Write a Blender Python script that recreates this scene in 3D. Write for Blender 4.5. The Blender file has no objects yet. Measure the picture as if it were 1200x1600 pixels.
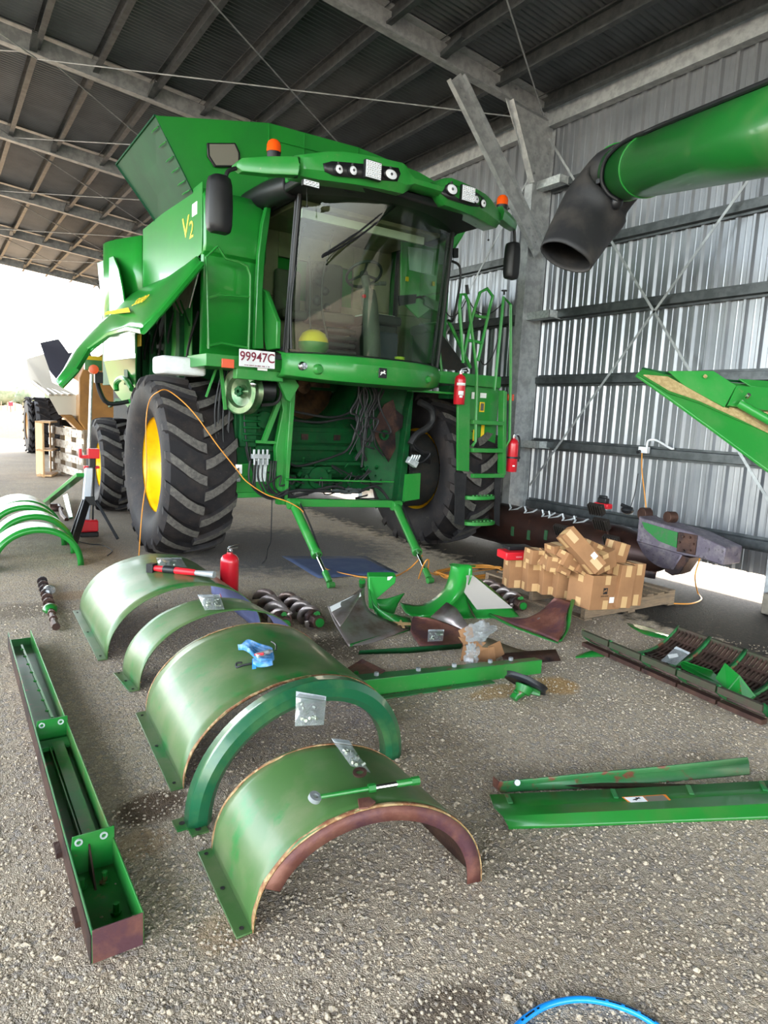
import bpy, bmesh, math, random
from math import sin, cos, pi, radians
from mathutils import Vector, Matrix, noise
random.seed(7)
S = bpy.context.scene
COL = S.collection

# ---------------------------------------------------------------- camera
FPX, CAMH = 1050.0, 1.7
YAW, PITCH, ROLL = radians(34.03), radians(8.07), radians(-2.80)
_f = Vector((sin(YAW)*cos(PITCH), cos(YAW)*cos(PITCH), -sin(PITCH)))
_r = Vector((cos(YAW), -sin(YAW), 0))
_d = _f.cross(_r)
CR = _r*cos(ROLL) + _d*sin(ROLL)
CD = -_r*sin(ROLL) + _d*cos(ROLL)
CAM = Vector((0, 0, CAMH))
cam = bpy.data.cameras.new('camera')
cam.sensor_fit = 'VERTICAL'; cam.sensor_height = 36; cam.lens = 36*FPX/1600
cam.clip_end = 600
camo = bpy.data.objects.new('camera', cam); COL.objects.link(camo)
camo.matrix_world = Matrix((
    (CR.x, -CD.x, -_f.x, CAM.x), (CR.y, -CD.y, -_f.y, CAM.y), (CR.z, -CD.z, -_f.z, CAM.z), (0, 0, 0, 1)))
S.camera = camo

# ---------------------------------------------------------------- world, sun, exposure
W = bpy.data.worlds.new('sky'); S.world = W; W.use_nodes = True
wn = W.node_tree.nodes; wl = W.node_tree.links
bg = wn['Background']
sk = wn.new('ShaderNodeTexSky'); sk.sky_type = 'NISHITA'; sk.sun_disc = False
sk.sun_elevation = radians(52); sk.sun_rotation = radians(70); sk.air_density = 1.0; sk.dust_density = 2.2; sk.ozone_density = 1.0
hs = wn.new('ShaderNodeHueSaturation'); hs.inputs['Saturation'].default_value = .6; wl.new(sk.outputs[0], hs.inputs['Color'])
wm = wn.new('ShaderNodeMix'); wm.data_type = 'RGBA'; wm.blend_type = 'MULTIPLY'; wm.inputs[0].default_value = 1; wl.new(hs.outputs[0], wm.inputs[6]); wm.inputs[7].default_value = (1.0, .955, .87, 1)
wl.new(wm.outputs[2], bg.inputs[0]); bg.inputs[1].default_value = 0.80
sun = bpy.data.lights.new('sun', 'SUN'); sun.energy = 2.4; sun.angle = radians(0.6); sun.color = (1, .93, .82)
suno = bpy.data.objects.new('sun', sun); COL.objects.link(suno)
_sd = Vector((.80, .22, 1.02)).normalized()
suno.rotation_euler = _sd.to_track_quat('Z', 'Y').to_euler(); suno.location = (30, 10, 40)
S.view_settings.view_transform = 'Standard'; S.view_settings.look = 'None'
S.view_settings.exposure = 1.95; S.view_settings.gamma = 1; S.view_settings.use_curve_mapping = False

# ---------------------------------------------------------------- helpers
def ray(px, py):
    return CR*((px-600)/FPX) + CD*((py-800)/FPX) + _f
def at(px, py, X=None, Y=None, Z=None):
    """a point of the place: the photograph's ray met with a plane of the place"""
    d = ray(px, py)
    t = X/d.x if X is not None else Y/d.y if Y is not None else (Z-CAMH)/d.z
    return CAM + d*t
def atp(px, py, o, n):
    d = ray(px, py); n = Vector(n)
    return CAM + d*((Vector(o)-CAM).dot(n)/d.dot(n))
def V(*a): return Vector(a[0] if len(a) == 1 else a)
def lin(c):
    if isinstance(c, str): c = [int(c[i:i+2], 16) for i in (0, 2, 4)]
    return tuple(((v/255)/12.92 if v <= 10 else (((v/255)+.055)/1.055)**2.4) for v in c) + (1,)

class MB:
    def __init__(s): s.v = []; s.f = []; s.m = []; s.cm = 0
    def add(s, vs, fs, mi=None):
        b = len(s.v); s.v += [Vector(v) for v in vs]; s.f += [tuple(b+i for i in f) for f in fs]
        s.m += [s.cm if mi is None else mi]*len(fs); return s
    def box(s, c, d, rz=0, mat=None, mi=None):
        x, y, z = d[0]/2, d[1]/2, d[2]/2
        M = mat if mat else Matrix.Rotation(rz, 3, 'Z')
        vs = [V(c)+M@V(a*x, b*y, e*z) for a in (-1, 1) for b in (-1, 1) for e in (-1, 1)]
        return s.add(vs, [(0,1,3,2), (4,6,7,5), (0,4,5,1), (2,3,7,6), (0,2,6,4), (1,5,7,3)], mi)
    def bb(s, a, b, mi=None):
        a, b = V(a), V(b); return s.box((a+b)/2, [abs(v) for v in (b-a)], mi=mi)
    def beam(s, a, b, w, h, up=(0, 0, 1), mi=None):
        a, b = V(a), V(b); y = (b-a).normalized(); x = y.cross(V(up))
        if x.length < 1e-4: x = y.cross(V(1, 0, 0))
        x.normalize(); z = x.cross(y)
        M = Matrix((x, y, z)).transposed()
        return s.box((a+b)/2, (w, (b-a).length, h), mat=M, mi=mi)
    def prism(s, pts, ext, mi=None):
        """closed outline extruded by vector ext"""
        n = len(pts); p = [V(q) for q in pts]; e = V(ext)
        vs = [q-e/2 for q in p]+[q+e/2 for q in p]
        fs = [tuple(range(n))[::-1], tuple(range(n, 2*n))]+[(i, (i+1) % n, n+(i+1) % n, n+i) for i in range(n)]
        return s.add(vs, fs, mi)
    def plate(s, pts, t=.006, mi=None):
        p = [V(q) for q in pts]; n = V(0, 0, 0)
        for i in range(len(p)):
            n += (p[i]-p[0]).cross(p[(i+1) % len(p)]-p[0])
        n.normalize(); return s.prism(p, n*t, mi)
    def tube(s, pts, r, n=8, smooth=0, cap=True, mi=None, flat=None):
        p = [V(q) for q in pts]
        if smooth: p = catmull(p, smooth)
        rs = r if isinstance(r, (list, tuple)) else [r]*len(p)
        if len(rs) != len(p): rs = [rs[0]+(rs[-1]-rs[0])*i/(len(p)-1) for i in range(len(p))]
        b = len(s.v); prev = None; vs = []
        for i, q in enumerate(p):
            t = (p[min(i+1, len(p)-1)]-p[max(i-1, 0)])
            t = t.normalized() if t.length > 1e-9 else V(0, 0, 1)
            if prev is None:
                u = t.cross(V(0, 0, 1)); u = u if u.length > .1 else t.cross(V(1, 0, 0))
            else: u = prev-t*prev.dot(t)
            u.normalize(); prev = u; w = t.cross(u)
            for k in range(n):
                a = 2*pi*k/n; vs.append(q+(u*cos(a)+w*sin(a)*(flat or 1))*rs[i])
        fs = [(i*n+k, i*n+(k+1) % n, (i+1)*n+(k+1) % n, (i+1)*n+k) for i in range(len(p)-1) for k in range(n)]
        if cap: fs += [tuple(range(n))[::-1], tuple((len(p)-1)*n+k for k in range(n))]
        return s.add(vs, fs, mi)
    def lathe(s, prof, o, ax=(0, 0, 1), n=24, a0=0, a1=2*pi, mi=None, closed=False):
        """prof: list of (radius, height along axis)"""
        ax = V(ax).normalized(); u = ax.cross(V(0, 0, 1)); u = u if u.length > .1 else V(1, 0, 0)
        u.normalize(); w = ax.cross(u); full = abs(a1-a0-2*pi) < 1e-6; m = n if full else n+1; L = len(prof)
        vs = [V(o)+ax*h+(u*cos(a0+(a1-a0)*k/n)+w*sin(a0+(a1-a0)*k/n))*r for k in range(m) for r, h in prof]
        fs = []
        for k in range(n):
            k2 = (k+1) % m
            for j in range(L if closed else L-1):
                j2 = (j+1) % L; fs.append((k*L+j, k2*L+j, k2*L+j2, k*L+j2))
        return s.add(vs, fs, mi)
    def cyl(s, a, b, r, n=16, r2=None, mi=None):
        a, b = V(a), V(b); L = (b-a).length; r2 = r if r2 is None else r2
        return s.lathe([(0, 0), (r, 0), (r2, L), (0, L)], a, b-a, n, mi=mi)
    def grid(s, rows, t=0, mi=None, closed=False):
        """rows: list of equal length point lists; t gives thickness by solidify-like offset"""
        R, C = len(rows), len(rows[0]); vs = [V(q) for r in rows for q in r]
        fs = [(i*C+j, i*C+(j+1) % C, (i+1)*C+(j+1) % C, (i+1)*C+j) for i in range(R-1) for j in range(C if closed else C-1)]
        return s.add(vs, fs, mi)
    def sphere(s, c, r, n=14, m=8, sc=(1, 1, 1), z0=-1, mi=None):
        rows = []
        for i in range(m+1):
            th = -pi/2+pi*i/m
            if sin(th) < z0: th = math.asin(z0)
            rows.append([V(c)+V(cos(th)*cos(2*pi*k/n)*r*sc[0], cos(th)*sin(2*pi*k/n)*r*sc[1], sin(th)*r*sc[2]) for k in range(n)])
        return s.grid(rows, closed=True, mi=mi)
    def build(s, name, mat, parent=None, bevel=0, seg=2, smooth=35, solid=0, loc=None, world=True, rec=True, sub=0):
        me = bpy.data.meshes.new(name)
        off = V(0, 0, 0)
        if world:
            if parent is not None: off = wloc(parent)
            elif loc is not None: off = V(loc)
        me.from_pydata([v-off for v in s.v], [], s.f); me.update()
        mats = mat if isinstance(mat, (list, tuple)) else [mat]
        for m in mats: me.materials.append(m)
        for p, i in zip(me.polygons, s.m): p.material_index = min(i, len(mats)-1)
        bm = bmesh.new(); bm.from_mesh(me)
        if rec: bmesh.ops.recalc_face_normals(bm, faces=bm.faces)
        bm.to_mesh(me); bm.free()
        if smooth:
            me.shade_smooth(); me.set_sharp_from_angle(angle=radians(smooth))
        o = bpy.data.objects.new(name, me); COL.objects.link(o)
        if parent is not None: o.parent = parent
        elif loc is not None: o.location = loc
        if solid:
            k = o.modifiers.new('thick', 'SOLIDIFY'); k.thickness = solid; k.offset = 0
        if sub:
            k = o.modifiers.new('sub', 'SUBSURF'); k.levels = sub; k.render_levels = sub
        if bevel:
            k = o.modifiers.new('bevel', 'BEVEL'); k.width = bevel; k.segments = seg; k.limit_method = 'ANGLE'; k.angle_limit = radians(40)
            k.harden_normals = False
        return o
def wloc(o):
    l = V(0, 0, 0)
    while o is not None: l += o.location; o = o.parent
    return l
def catmull(p, k):
    out = []; n = len(p)
    for i in range(n-1):
        a, b, c, d = p[max(i-1, 0)], p[i], p[i+1], p[min(i+2, n-1)]
        for j in range(k):
            t = j/k
            out.append(.5*((2*b)+(c-a)*t+(2*a-5*b+4*c-d)*t*t+(3*b-a-3*c+d)*t**3))
    out.append(p[-1].copy()); return out
def tag(o, label=None, cat=None, group=None, kind=None):
    if label: o['label'] = label
    if cat: o['category'] = cat
    if group: o['group'] = group
    if kind: o['kind'] = kind
    return o
def thing(name, label, cat, loc, group=None, rot=None):
    o = bpy.data.objects.new(name, None); COL.objects.link(o); o.location = loc; o.empty_display_size = .2
    if rot: o.rotation_euler = rot
    return tag(o, label, cat, group)
def struct(o): o['kind'] = 'structure'; return o
def copy_tree(o, parent=None):
    c = o.copy(); COL.objects.link(c)
    if parent: c.parent = parent
    for ch in [q for q in bpy.data.objects if q.parent == o]: copy_tree(ch, c)
    return c

# ---------------------------------------------------------------- materials
MATS = {}
def mat(name, col, rough=.5, metal=0, col2=None, sc=6, lo=.4, hi=.65, bump=0, bsc=60, coat=0, emit=None, es=0, col3=None, sc3=25, lo3=.58, hi3=.66, trans=0, ior=1.45, alpha=1, spec=.5, stretch=None, detail=6, rough2=None):
    m = bpy.data.materials.new(name); m.use_nodes = True; MATS[name] = m
    N, L = m.node_tree.nodes, m.node_tree.links; b = N['Principled BSDF']
    b.inputs['Base Color'].default_value = lin(col); b.inputs['Roughness'].default_value = rough; b.inputs['Metallic'].default_value = metal
    b.inputs['Coat Weight'].default_value = coat; b.inputs['Coat Roughness'].default_value = .08
    b.inputs['Transmission Weight'].default_value = trans; b.inputs['IOR'].default_value = ior; b.inputs['Alpha'].default_value = alpha
    b.inputs['Specular IOR Level'].default_value = spec
    if emit: b.inputs['Emission Color'].default_value = lin(emit); b.inputs['Emission Strength'].default_value = es
    tc = N.new('ShaderNodeTexCoord'); src = tc.outputs['Object']
    if stretch:
        mp = N.new('ShaderNodeMapping'); mp.inputs['Scale'].default_value = stretch; L.new(src, mp.inputs[0]); src = mp.outputs[0]
    def layer(prev, c, sc, lo, hi, off=0):
        nz = N.new('ShaderNodeTexNoise'); nz.inputs['Scale'].default_value = sc; nz.inputs['Detail'].default_value = detail; nz.inputs['Roughness'].default_value = .62
        if off:
            mp = N.new('ShaderNodeMapping'); mp.inputs['Location'].default_value = (off, off, off); L.new(src, mp.inputs[0]); L.new(mp.outputs[0], nz.inputs[0])
        else: L.new(src, nz.inputs[0])
        mr = N.new('ShaderNodeMapRange'); mr.inputs[1].default_value = lo; mr.inputs[2].default_value = hi; L.new(nz.outputs[0], mr.inputs[0])
        mx = N.new('ShaderNodeMix'); mx.data_type = 'RGBA'; L.new(mr.outputs[0], mx.inputs[0])
        if prev is None: mx.inputs[6].default_value = lin(col)
        else: L.new(prev, mx.inputs[6])
        mx.inputs[7].default_value = lin(c); return mx.outputs[2], mr.outputs[0]
    o = None
    if col2: o, fac = layer(None, col2, sc, lo, hi)
    if col2 and rough2 is not None:
        rr = N.new('ShaderNodeMapRange'); rr.inputs[3].default_value = rough; rr.inputs[4].default_value = rough2; L.new(fac, rr.inputs[0]); L.new(rr.outputs[0], b.inputs['Roughness'])
    if col3: o, _ = layer(o, col3, sc3, lo3, hi3, 3.3)
    if o: L.new(o, b.inputs['Base Color'])
    if bump:
        nz = N.new('ShaderNodeTexNoise'); nz.inputs['Scale'].default_value = bsc; nz.inputs['Detail'].default_value = 4; L.new(src, nz.inputs[0])
        bp = N.new('ShaderNodeBump'); bp.inputs['Strength'].default_value = bump; bp.inputs['Distance'].default_value = .01
        L.new(nz.outputs[0], bp.inputs['Height']); L.new(bp.outputs[0], b.inputs['Normal'])
    return m
green = mat('green_paint', (30, 132, 44), .28, 0, (30, 118, 46), 1.5, .35, .7, coat=.3)
greenx = mat('green_shaded_side', (8, 60, 38), .55, 0, (14, 74, 44), 2, .4, .7, spec=.15)  # darker copy of the green, the tank side's dim reflection put into colour
greend = mat('green_paint_dusty', (36, 126, 48), .36, 0, (80, 134, 72), 3, .5, .85, coat=.15, col3=(116, 126, 84), sc3=30, lo3=.62, hi3=.85)
greenk = mat('green_chassis', (14, 76, 36), .55, 0, (18, 56, 32), 5, .4, .7, spec=.15, col3=(56, 66, 44), sc3=22, lo3=.55, hi3=.8)
greenc = mat('green_cover', (66, 100, 52), .38, 0, (94, 110, 72), 3.5, .42, .62, coat=.1, col3=(28, 108, 46), sc3=4.5, lo3=.55, hi3=.66)
greenp = mat('green_part', (20, 108, 38), .34, 0, (58, 112, 56), 6, .5, .75, coat=.2, col3=(104, 72, 48), sc3=14, lo3=.66, hi3=.7)
greenw = mat('green_worn', (40, 104, 56), .4, 0, (66, 110, 66), 5, .45, .7, col3=(112, 62, 48), sc3=9, lo3=.57, hi3=.64)
rust = mat('rusty_steel', (104, 62, 52), .6, .25, (126, 84, 70), 12, .4, .65, bump=.25, col3=(84, 52, 58), sc3=5, lo3=.45, hi3=.6)
rustd = mat('dark_rusty_steel', (62, 42, 38), .5, .5, (84, 60, 50), 8, .4, .65, bump=.25, col3=(38, 30, 32), sc3=4, lo3=.5, hi3=.6)
chip = mat('chipped_edge', (150, 116, 76), .75, 0, (120, 70, 44), 20, .42, .6, bump=.4, col3=(178, 150, 108), sc3=30, lo3=.5, hi3=.6)
steel = mat('worn_steel', (158, 148, 144), .36, .7, (124, 104, 94), 5, .45, .65, bump=.08, bsc=30)
bright = mat('bright_steel', (200, 200, 205), .18, 1)
galv = mat('galvanised_steel', (170, 174, 176), .42, .35, (146, 150, 152), 9, .4, .6, bump=.05, bsc=90, detail=3)
galvd = mat('dull_galvanised', (92, 96, 98), .42, .65, (76, 80, 82), 9, .4, .6, detail=3)
galvw = mat('galvanised_bracket', (206, 212, 212), .45, .5, (178, 186, 188), 30, .4, .6, detail=3)
clad = mat('wall_cladding', (152, 155, 160), .30, .68, (136, 140, 146), 1.6, .4, .7, detail=3)
roofm = mat('roof_cladding', (108, 112, 116), .42, .55, (92, 96, 100), 1.5, .4, .7, detail=3)
rubber = mat('tyre_rubber', (34, 32, 34), .66, 0, (54, 47, 44), 5, .45, .75, spec=.25, bump=.2, bsc=50, col3=(78, 72, 66), sc3=22, lo3=.63, hi3=.75)
lugm = mat('worn_tyre_lug', (96, 92, 86), .7, 0, (72, 68, 66), 30, .4, .62, bump=.4, bsc=120)
yellow = mat('yellow_rim_paint', (236, 186, 12), .38, 0, (214, 164, 16), 5, .45, .7, coat=.1)
black = mat('black_plastic', (20, 21, 24), .45, 0, (28, 28, 30), 8, .4, .7)
blackr = mat('black_rubber', (26, 26, 28), .55, 0, (44, 42, 42), 7, .45, .7, bump=.15, bsc=30)
canvas = mat('spout_rubber', (34, 34, 36), .6, 0, (66, 62, 58), 4, .45, .75, bump=.2, bsc=14)
grey = mat('cab_grey_plastic', (92, 92, 86), .6, 0, (80, 80, 76), 6)
greyd = mat('dark_grey_plastic', (56, 58, 58), .55)
cloth = mat('seat_cloth', (98, 94, 88), .9, bump=.2)
headl = mat('cab_lining', (150, 142, 122), .85, 0, (132, 124, 106), 3)
white = mat('white_plastic', (226, 228, 230), .4, 0, (206, 208, 210), 8)
whitel = mat('white_label', (232, 232, 228), .6)
red = mat('red_paint', (196, 26, 40), .3, 0, (170, 22, 36), 4, coat=.3)
redp = mat('red_plastic', (200, 28, 40), .42)
orange = mat('orange_lens', (232, 84, 14), .15, 0, coat=.8)
orangec = mat('orange_cord', (208, 138, 52), .5)
blue = mat('blue_hose', (20, 136, 220), .35, coat=.3)
bluec = mat('blue_strap', (40, 120, 180), .7, 0, (120, 160, 200), 30)
tarpm = mat('blue_tarp', (58, 72, 104), .7, 0, (78, 88, 112), 5, .4, .7, bump=.4, bsc=6)
chrome = mat('chrome', (220, 222, 225), .1, 1)
led = mat('led_lens', (236, 240, 246), .12, 0, coat=.6)
cardb = mat('cardboard', (150, 108, 72), .85, 0, (134, 96, 64), 4, .4, .7)
tape = mat('packing_tape', (190, 154, 108), .4)
pallw = mat('pallet_wood', (138, 116, 92), .85, 0, (108, 92, 76), 8, .4, .65, bump=.3, stretch=(1, 8, 8))
palln = mat('new_wood', (196, 160, 118), .8, 0, (172, 134, 94), 6, .4, .65, stretch=(8, 8, 1))
wash = mat('whitewashed_wood', (196, 186, 172), .85, 0, (116, 96, 78), 9, .46, .66)
lilac = mat('lilac_primer', (116, 122, 170), .55, 0, (96, 104, 150), 3)
tan = mat('tan_paint', (148, 104, 52), .4, 0, (130, 92, 48), 3, coat=.2)
tanl = mat('pale_galvanised', (214, 206, 190), .35, .5)
darkcav = mat('dark_machinery', (24, 26, 25), .8, 0, (40, 34, 28), 9, bump=.3)
chaff = mat('chaff_dust', (182, 158, 112), .95, 0, (160, 136, 92), 40, .4, .6, bump=.5, bsc=150)
yellowl = mat('yellow_decal', (232, 196, 40), .5)
limep = mat('lime_plastic', (190, 214, 70), .5)
def glassmat(name, tint, rough=0.0, mixf=.82):
    m = bpy.data.materials.new(name); m.use_nodes = True; N, L = m.node_tree.nodes, m.node_tree.links
    out = N['Material Output']; N.remove(N['Principled BSDF'])
    t = N.new('ShaderNodeBsdfTransparent'); t.inputs[0].default_value = lin(tint)
    g = N.new('ShaderNodeBsdfGlossy'); g.inputs['Roughness'].default_value = rough; g.inputs[0].default_value = (1, 1, 1, 1)
    fr = N.new('ShaderNodeFresnel'); fr.inputs[0].default_value = 1.5
    mr = N.new('ShaderNodeMath'); mr.operation = 'MULTIPLY_ADD'; mr.inputs[1].default_value = .5; mr.inputs[2].default_value = 1-mixf-.07
    L.new(fr.outputs[0], mr.inputs[0])
    mx = N.new('ShaderNodeMixShader'); L.new(mr.outputs[0], mx.inputs[0]); L.new(t.outputs[0], mx.inputs[1]); L.new(g.outputs[0], mx.inputs[2]); L.new(mx.outputs[0], out.inputs[0])
    return m
glass = glassmat('cab_glass', (205, 222, 205), .0, .93)
plastic = glassmat('clear_bag_plastic', (244, 246, 246), .16, .88)
_n, _l = plastic.node_tree.nodes, plastic.node_tree.links
_d = _n.new('ShaderNodeBsdfTranslucent'); _d.inputs[0].default_value = (.85, .87, .88, 1); _d2 = _n.new('ShaderNodeBsdfDiffuse'); _d2.inputs[0].default_value = (.85, .87, .88, 1)
_m0 = _n.new('ShaderNodeMixShader'); _l.new(_d.outputs[0], _m0.inputs[1]); _l.new(_d2.outputs[0], _m0.inputs[2])
_m = _n.new('ShaderNodeMixShader'); _m.inputs[0].default_value = .22; _src = _n['Material Output'].inputs[0].links[0].from_socket
_l.new(_src, _m.inputs[1]); _l.new(_m0.outputs[0], _m.inputs[2]); _l.new(_m.outputs[0], _n['Material Output'].inputs[0])
# ================================================================ SETTING
def ground_mat(name, far=False):
    m = bpy.data.materials.new(name); m.use_nodes = True; N, L = m.node_tree.nodes, m.node_tree.links; b = N['Principled BSDF']
    b.inputs['Roughness'].default_value = .9; b.inputs['Specular IOR Level'].default_value = .2
    tc = N.new('ShaderNodeTexCoord'); src = tc.outputs['Object']
    def noise_(sc, det=5, r=.6):
        n = N.new('ShaderNodeTexNoise'); n.inputs['Scale'].default_value = sc; n.inputs['Detail'].default_value = det; n.inputs['Roughness'].default_value = r; L.new(src, n.inputs[0]); return n.outputs[0]
    def rng(s, a, c, d=0, e=1):
        r = N.new('ShaderNodeMapRange'); r.inputs[1].default_value = a; r.inputs[2].default_value = c; r.inputs[3].default_value = d; r.inputs[4].default_value = e; L.new(s, r.inputs[0]); return r.outputs[0]
    def mix(f, a, c, bt='MIX'):
        x = N.new('ShaderNodeMix'); x.data_type = 'RGBA'; x.blend_type = bt
        for i, q in ((0, f), (6, a), (7, c)):
            if isinstance(q, (tuple, float, int)): x.inputs[i].default_value = q
            else: L.new(q, x.inputs[i])
        return x.outputs[2]
    def math_(op, a, c=None):
        x = N.new('ShaderNodeMath'); x.operation = op
        for i, q in ((0, a), (1, c)):
            if q is None: continue
            if isinstance(q, (int, float)): x.inputs[i].default_value = q
            else: L.new(q, x.inputs[i])
        return x.outputs[0]
    # angular crushed stone of mixed size
    nd = N.new('ShaderNodeTexNoise'); nd.inputs['Scale'].default_value = 60; nd.inputs['Detail'].default_value = 2; L.new(src, nd.inputs[0])
    sc_ = N.new('ShaderNodeVectorMath'); sc_.operation = 'SCALE'; sc_.inputs['Scale'].default_value = .012; L.new(nd.outputs['Color'], sc_.inputs[0])
    ad = N.new('ShaderNodeVectorMath'); ad.operation = 'ADD'; L.new(src, ad.inputs[0]); L.new(sc_.outputs[0], ad.inputs[1]); wsrc = ad.outputs[0]
    def vor(sc, feat='F1', metric='EUCLIDEAN'):
        v = N.new('ShaderNodeTexVoronoi'); v.inputs['Scale'].default_value = sc; v.feature = feat; v.voronoi_dimensions = '2D'; L.new(wsrc, v.inputs[0]); return v
    vz = vor(46); ve = vor(46, 'DISTANCE_TO_EDGE'); v2 = vor(120); v2e = vor(120, 'DISTANCE_TO_EDGE')
    cr = N.new('ShaderNodeValToRGB'); L.new(vz.outputs['Color'], cr.inputs[0])
    e = cr.color_ramp.elements
    e[0].color = lin((150, 134, 114)); e[1].color = lin((226, 208, 184)); x = e.new(.45); x.color = lin((190, 170, 144)); x = e.new(.7); x.color = lin((172, 162, 152)); x = e.new(.85); x.color = lin((206, 184, 154))
    c2 = N.new('ShaderNodeValToRGB'); L.new(v2.outputs['Color'], c2.inputs[0]); e = c2.color_ramp.elements
    e[0].color = lin((160, 144, 124)); e[1].color = lin((224, 208, 184)); x = e.new(.5); x.color = lin((192, 174, 150))
    # only some of the cells are large stones lying in the fines
    sep = N.new('ShaderNodeSeparateColor'); L.new(vz.outputs['Color'], sep.inputs[0])
    big = math_('MULTIPLY', rng(sep.outputs[1], .45, .5), rng(ve.outputs[0], .05, .09))
    fine = mix(1.0, c2.outputs[0], rng(v2e.outputs[0], 0, .12, .72, 1), 'MULTIPLY')
    c = mix(big, fine, cr.outputs[0])
    rim_ = math_('MULTIPLY', rng(sep.outputs[1], .45, .5), math_('MULTIPLY', rng(ve.outputs[0], .0, .05), rng(ve.outputs[0], .10, .05)))
    c = mix(math_('MULTIPLY', rim_, .55), c, lin((70, 60, 50)))
    c = mix(rng(noise_(1.2, 6), .5, .75, 0, .45), c, lin((166, 144, 116)))
    c = mix(rng(noise_(.5, 5), .42, .62, 0, .35), c, lin((136, 126, 116)))
    # stains on the ground, and the combine's bluish shade put into the colour: (x, y, rx, ry, colour, strength)
    stains_and_shade = [(.72, 2.72, .16, .13, (84, 62, 42), .8), (1.15, 1.28, .22, .10, (72, 56, 44), .6), (3.35, 2.85, .17, .15, (190, 150, 96), .85),
              (2.95, 2.95, .25, .09, (190, 152, 100), .7), (1.0, 6.3, .22, .16, (168, 128, 84), .4), (.62, 2.5, .12, .1, (188, 150, 104), .35),
              (.5, 6.0, .35, .25, (96, 82, 66), .5), (2.45, 4.1, .25, .3, (70, 58, 46), .65), (3.1, 5.3, .6, .4, (110, 100, 88), .3),
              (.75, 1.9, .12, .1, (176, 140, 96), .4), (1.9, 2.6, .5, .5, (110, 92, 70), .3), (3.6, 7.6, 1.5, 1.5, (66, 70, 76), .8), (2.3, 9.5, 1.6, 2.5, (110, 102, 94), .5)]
    sx = N.new('ShaderNodeSeparateXYZ'); L.new(src, sx.inputs[0]); wob = noise_(7, 5)
    for (x0, y0, rx, ry, cc, st) in stains_and_shade:
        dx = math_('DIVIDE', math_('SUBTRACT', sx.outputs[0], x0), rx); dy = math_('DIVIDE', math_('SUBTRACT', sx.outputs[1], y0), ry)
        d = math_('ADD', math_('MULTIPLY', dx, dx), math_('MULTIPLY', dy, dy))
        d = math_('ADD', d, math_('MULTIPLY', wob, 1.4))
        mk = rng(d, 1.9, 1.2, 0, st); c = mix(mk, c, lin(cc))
    # dark oily earth along the wall
    e1 = math_('SUBTRACT', math_('ADD', sx.outputs[0], math_('MULTIPLY', wob, 1.2)), math_('MULTIPLY', math_('SUBTRACT', sx.outputs[1], 3.4), .03))
    mk = rng(e1, 5.72, 5.98); far_ = rng(sx.outputs[0], 7.05, 6.95)
    mk = math_('MULTIPLY', mk, far_)
    dk = mix(rng(noise_(26, 5), .5, .7), lin((15, 12, 10)), lin((46, 39, 33)))
    c = mix(mk, c, dk)
    # sun dried straw coloured field beyond the shed
    fy = rng(math_('ADD', sx.outputs[1], math_('MULTIPLY', noise_(.3), 8)), 33, 37)
    c = mix(fy, c, mix(rng(noise_(.8, 6), .4, .6), lin((122, 90, 52)), lin((96, 80, 52))))
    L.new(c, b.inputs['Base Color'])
    h = math_('ADD', math_('MULTIPLY', math_('MULTIPLY', big, math_('MINIMUM', ve.outputs[0], .3)), 1.5), math_('MULTIPLY', math_('MINIMUM', v2e.outputs[0], .3), .9))
    h = math_('ADD', h, math_('MULTIPLY', noise_(40, 3), .25))
    bp = N.new('ShaderNodeBump'); bp.inputs['Strength'].default_value = .8; bp.inputs['Distance'].default_value = .016
    L.new(h, bp.inputs['Height']); L.new(bp.outputs[0], b.inputs['Normal'])
    return m
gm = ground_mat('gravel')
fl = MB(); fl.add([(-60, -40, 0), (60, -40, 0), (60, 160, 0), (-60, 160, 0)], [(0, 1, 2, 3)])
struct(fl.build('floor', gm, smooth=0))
# far pasture and low hills on the horizon
pm = mat('dry_pasture', (124, 96, 58), .95, 0, (98, 84, 56), .08, .4, .6)
g = MB(); g.add([(-400, 160, -.02), (400, 160, -.02), (400, 560, 0), (-400, 560, 0)], [(0, 1, 2, 3)])
struct(g.build('floor', pm, smooth=0))
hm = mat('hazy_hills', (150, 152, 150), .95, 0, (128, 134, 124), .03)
g = MB(); rows = [[], [], []]
for i in range(61):
    x = -300+10*i; hh = 6+7*noise.noise(V(x*.012, 3, 0))+3*noise.noise(V(x*.05, 1, 0))
    rows[0].append((x, 330, -1)); rows[1].append((x, 345, max(hh, 2))); rows[2].append((x, 400, -1))
g.grid(rows); struct(g.build('ground_hills', hm))

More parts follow.
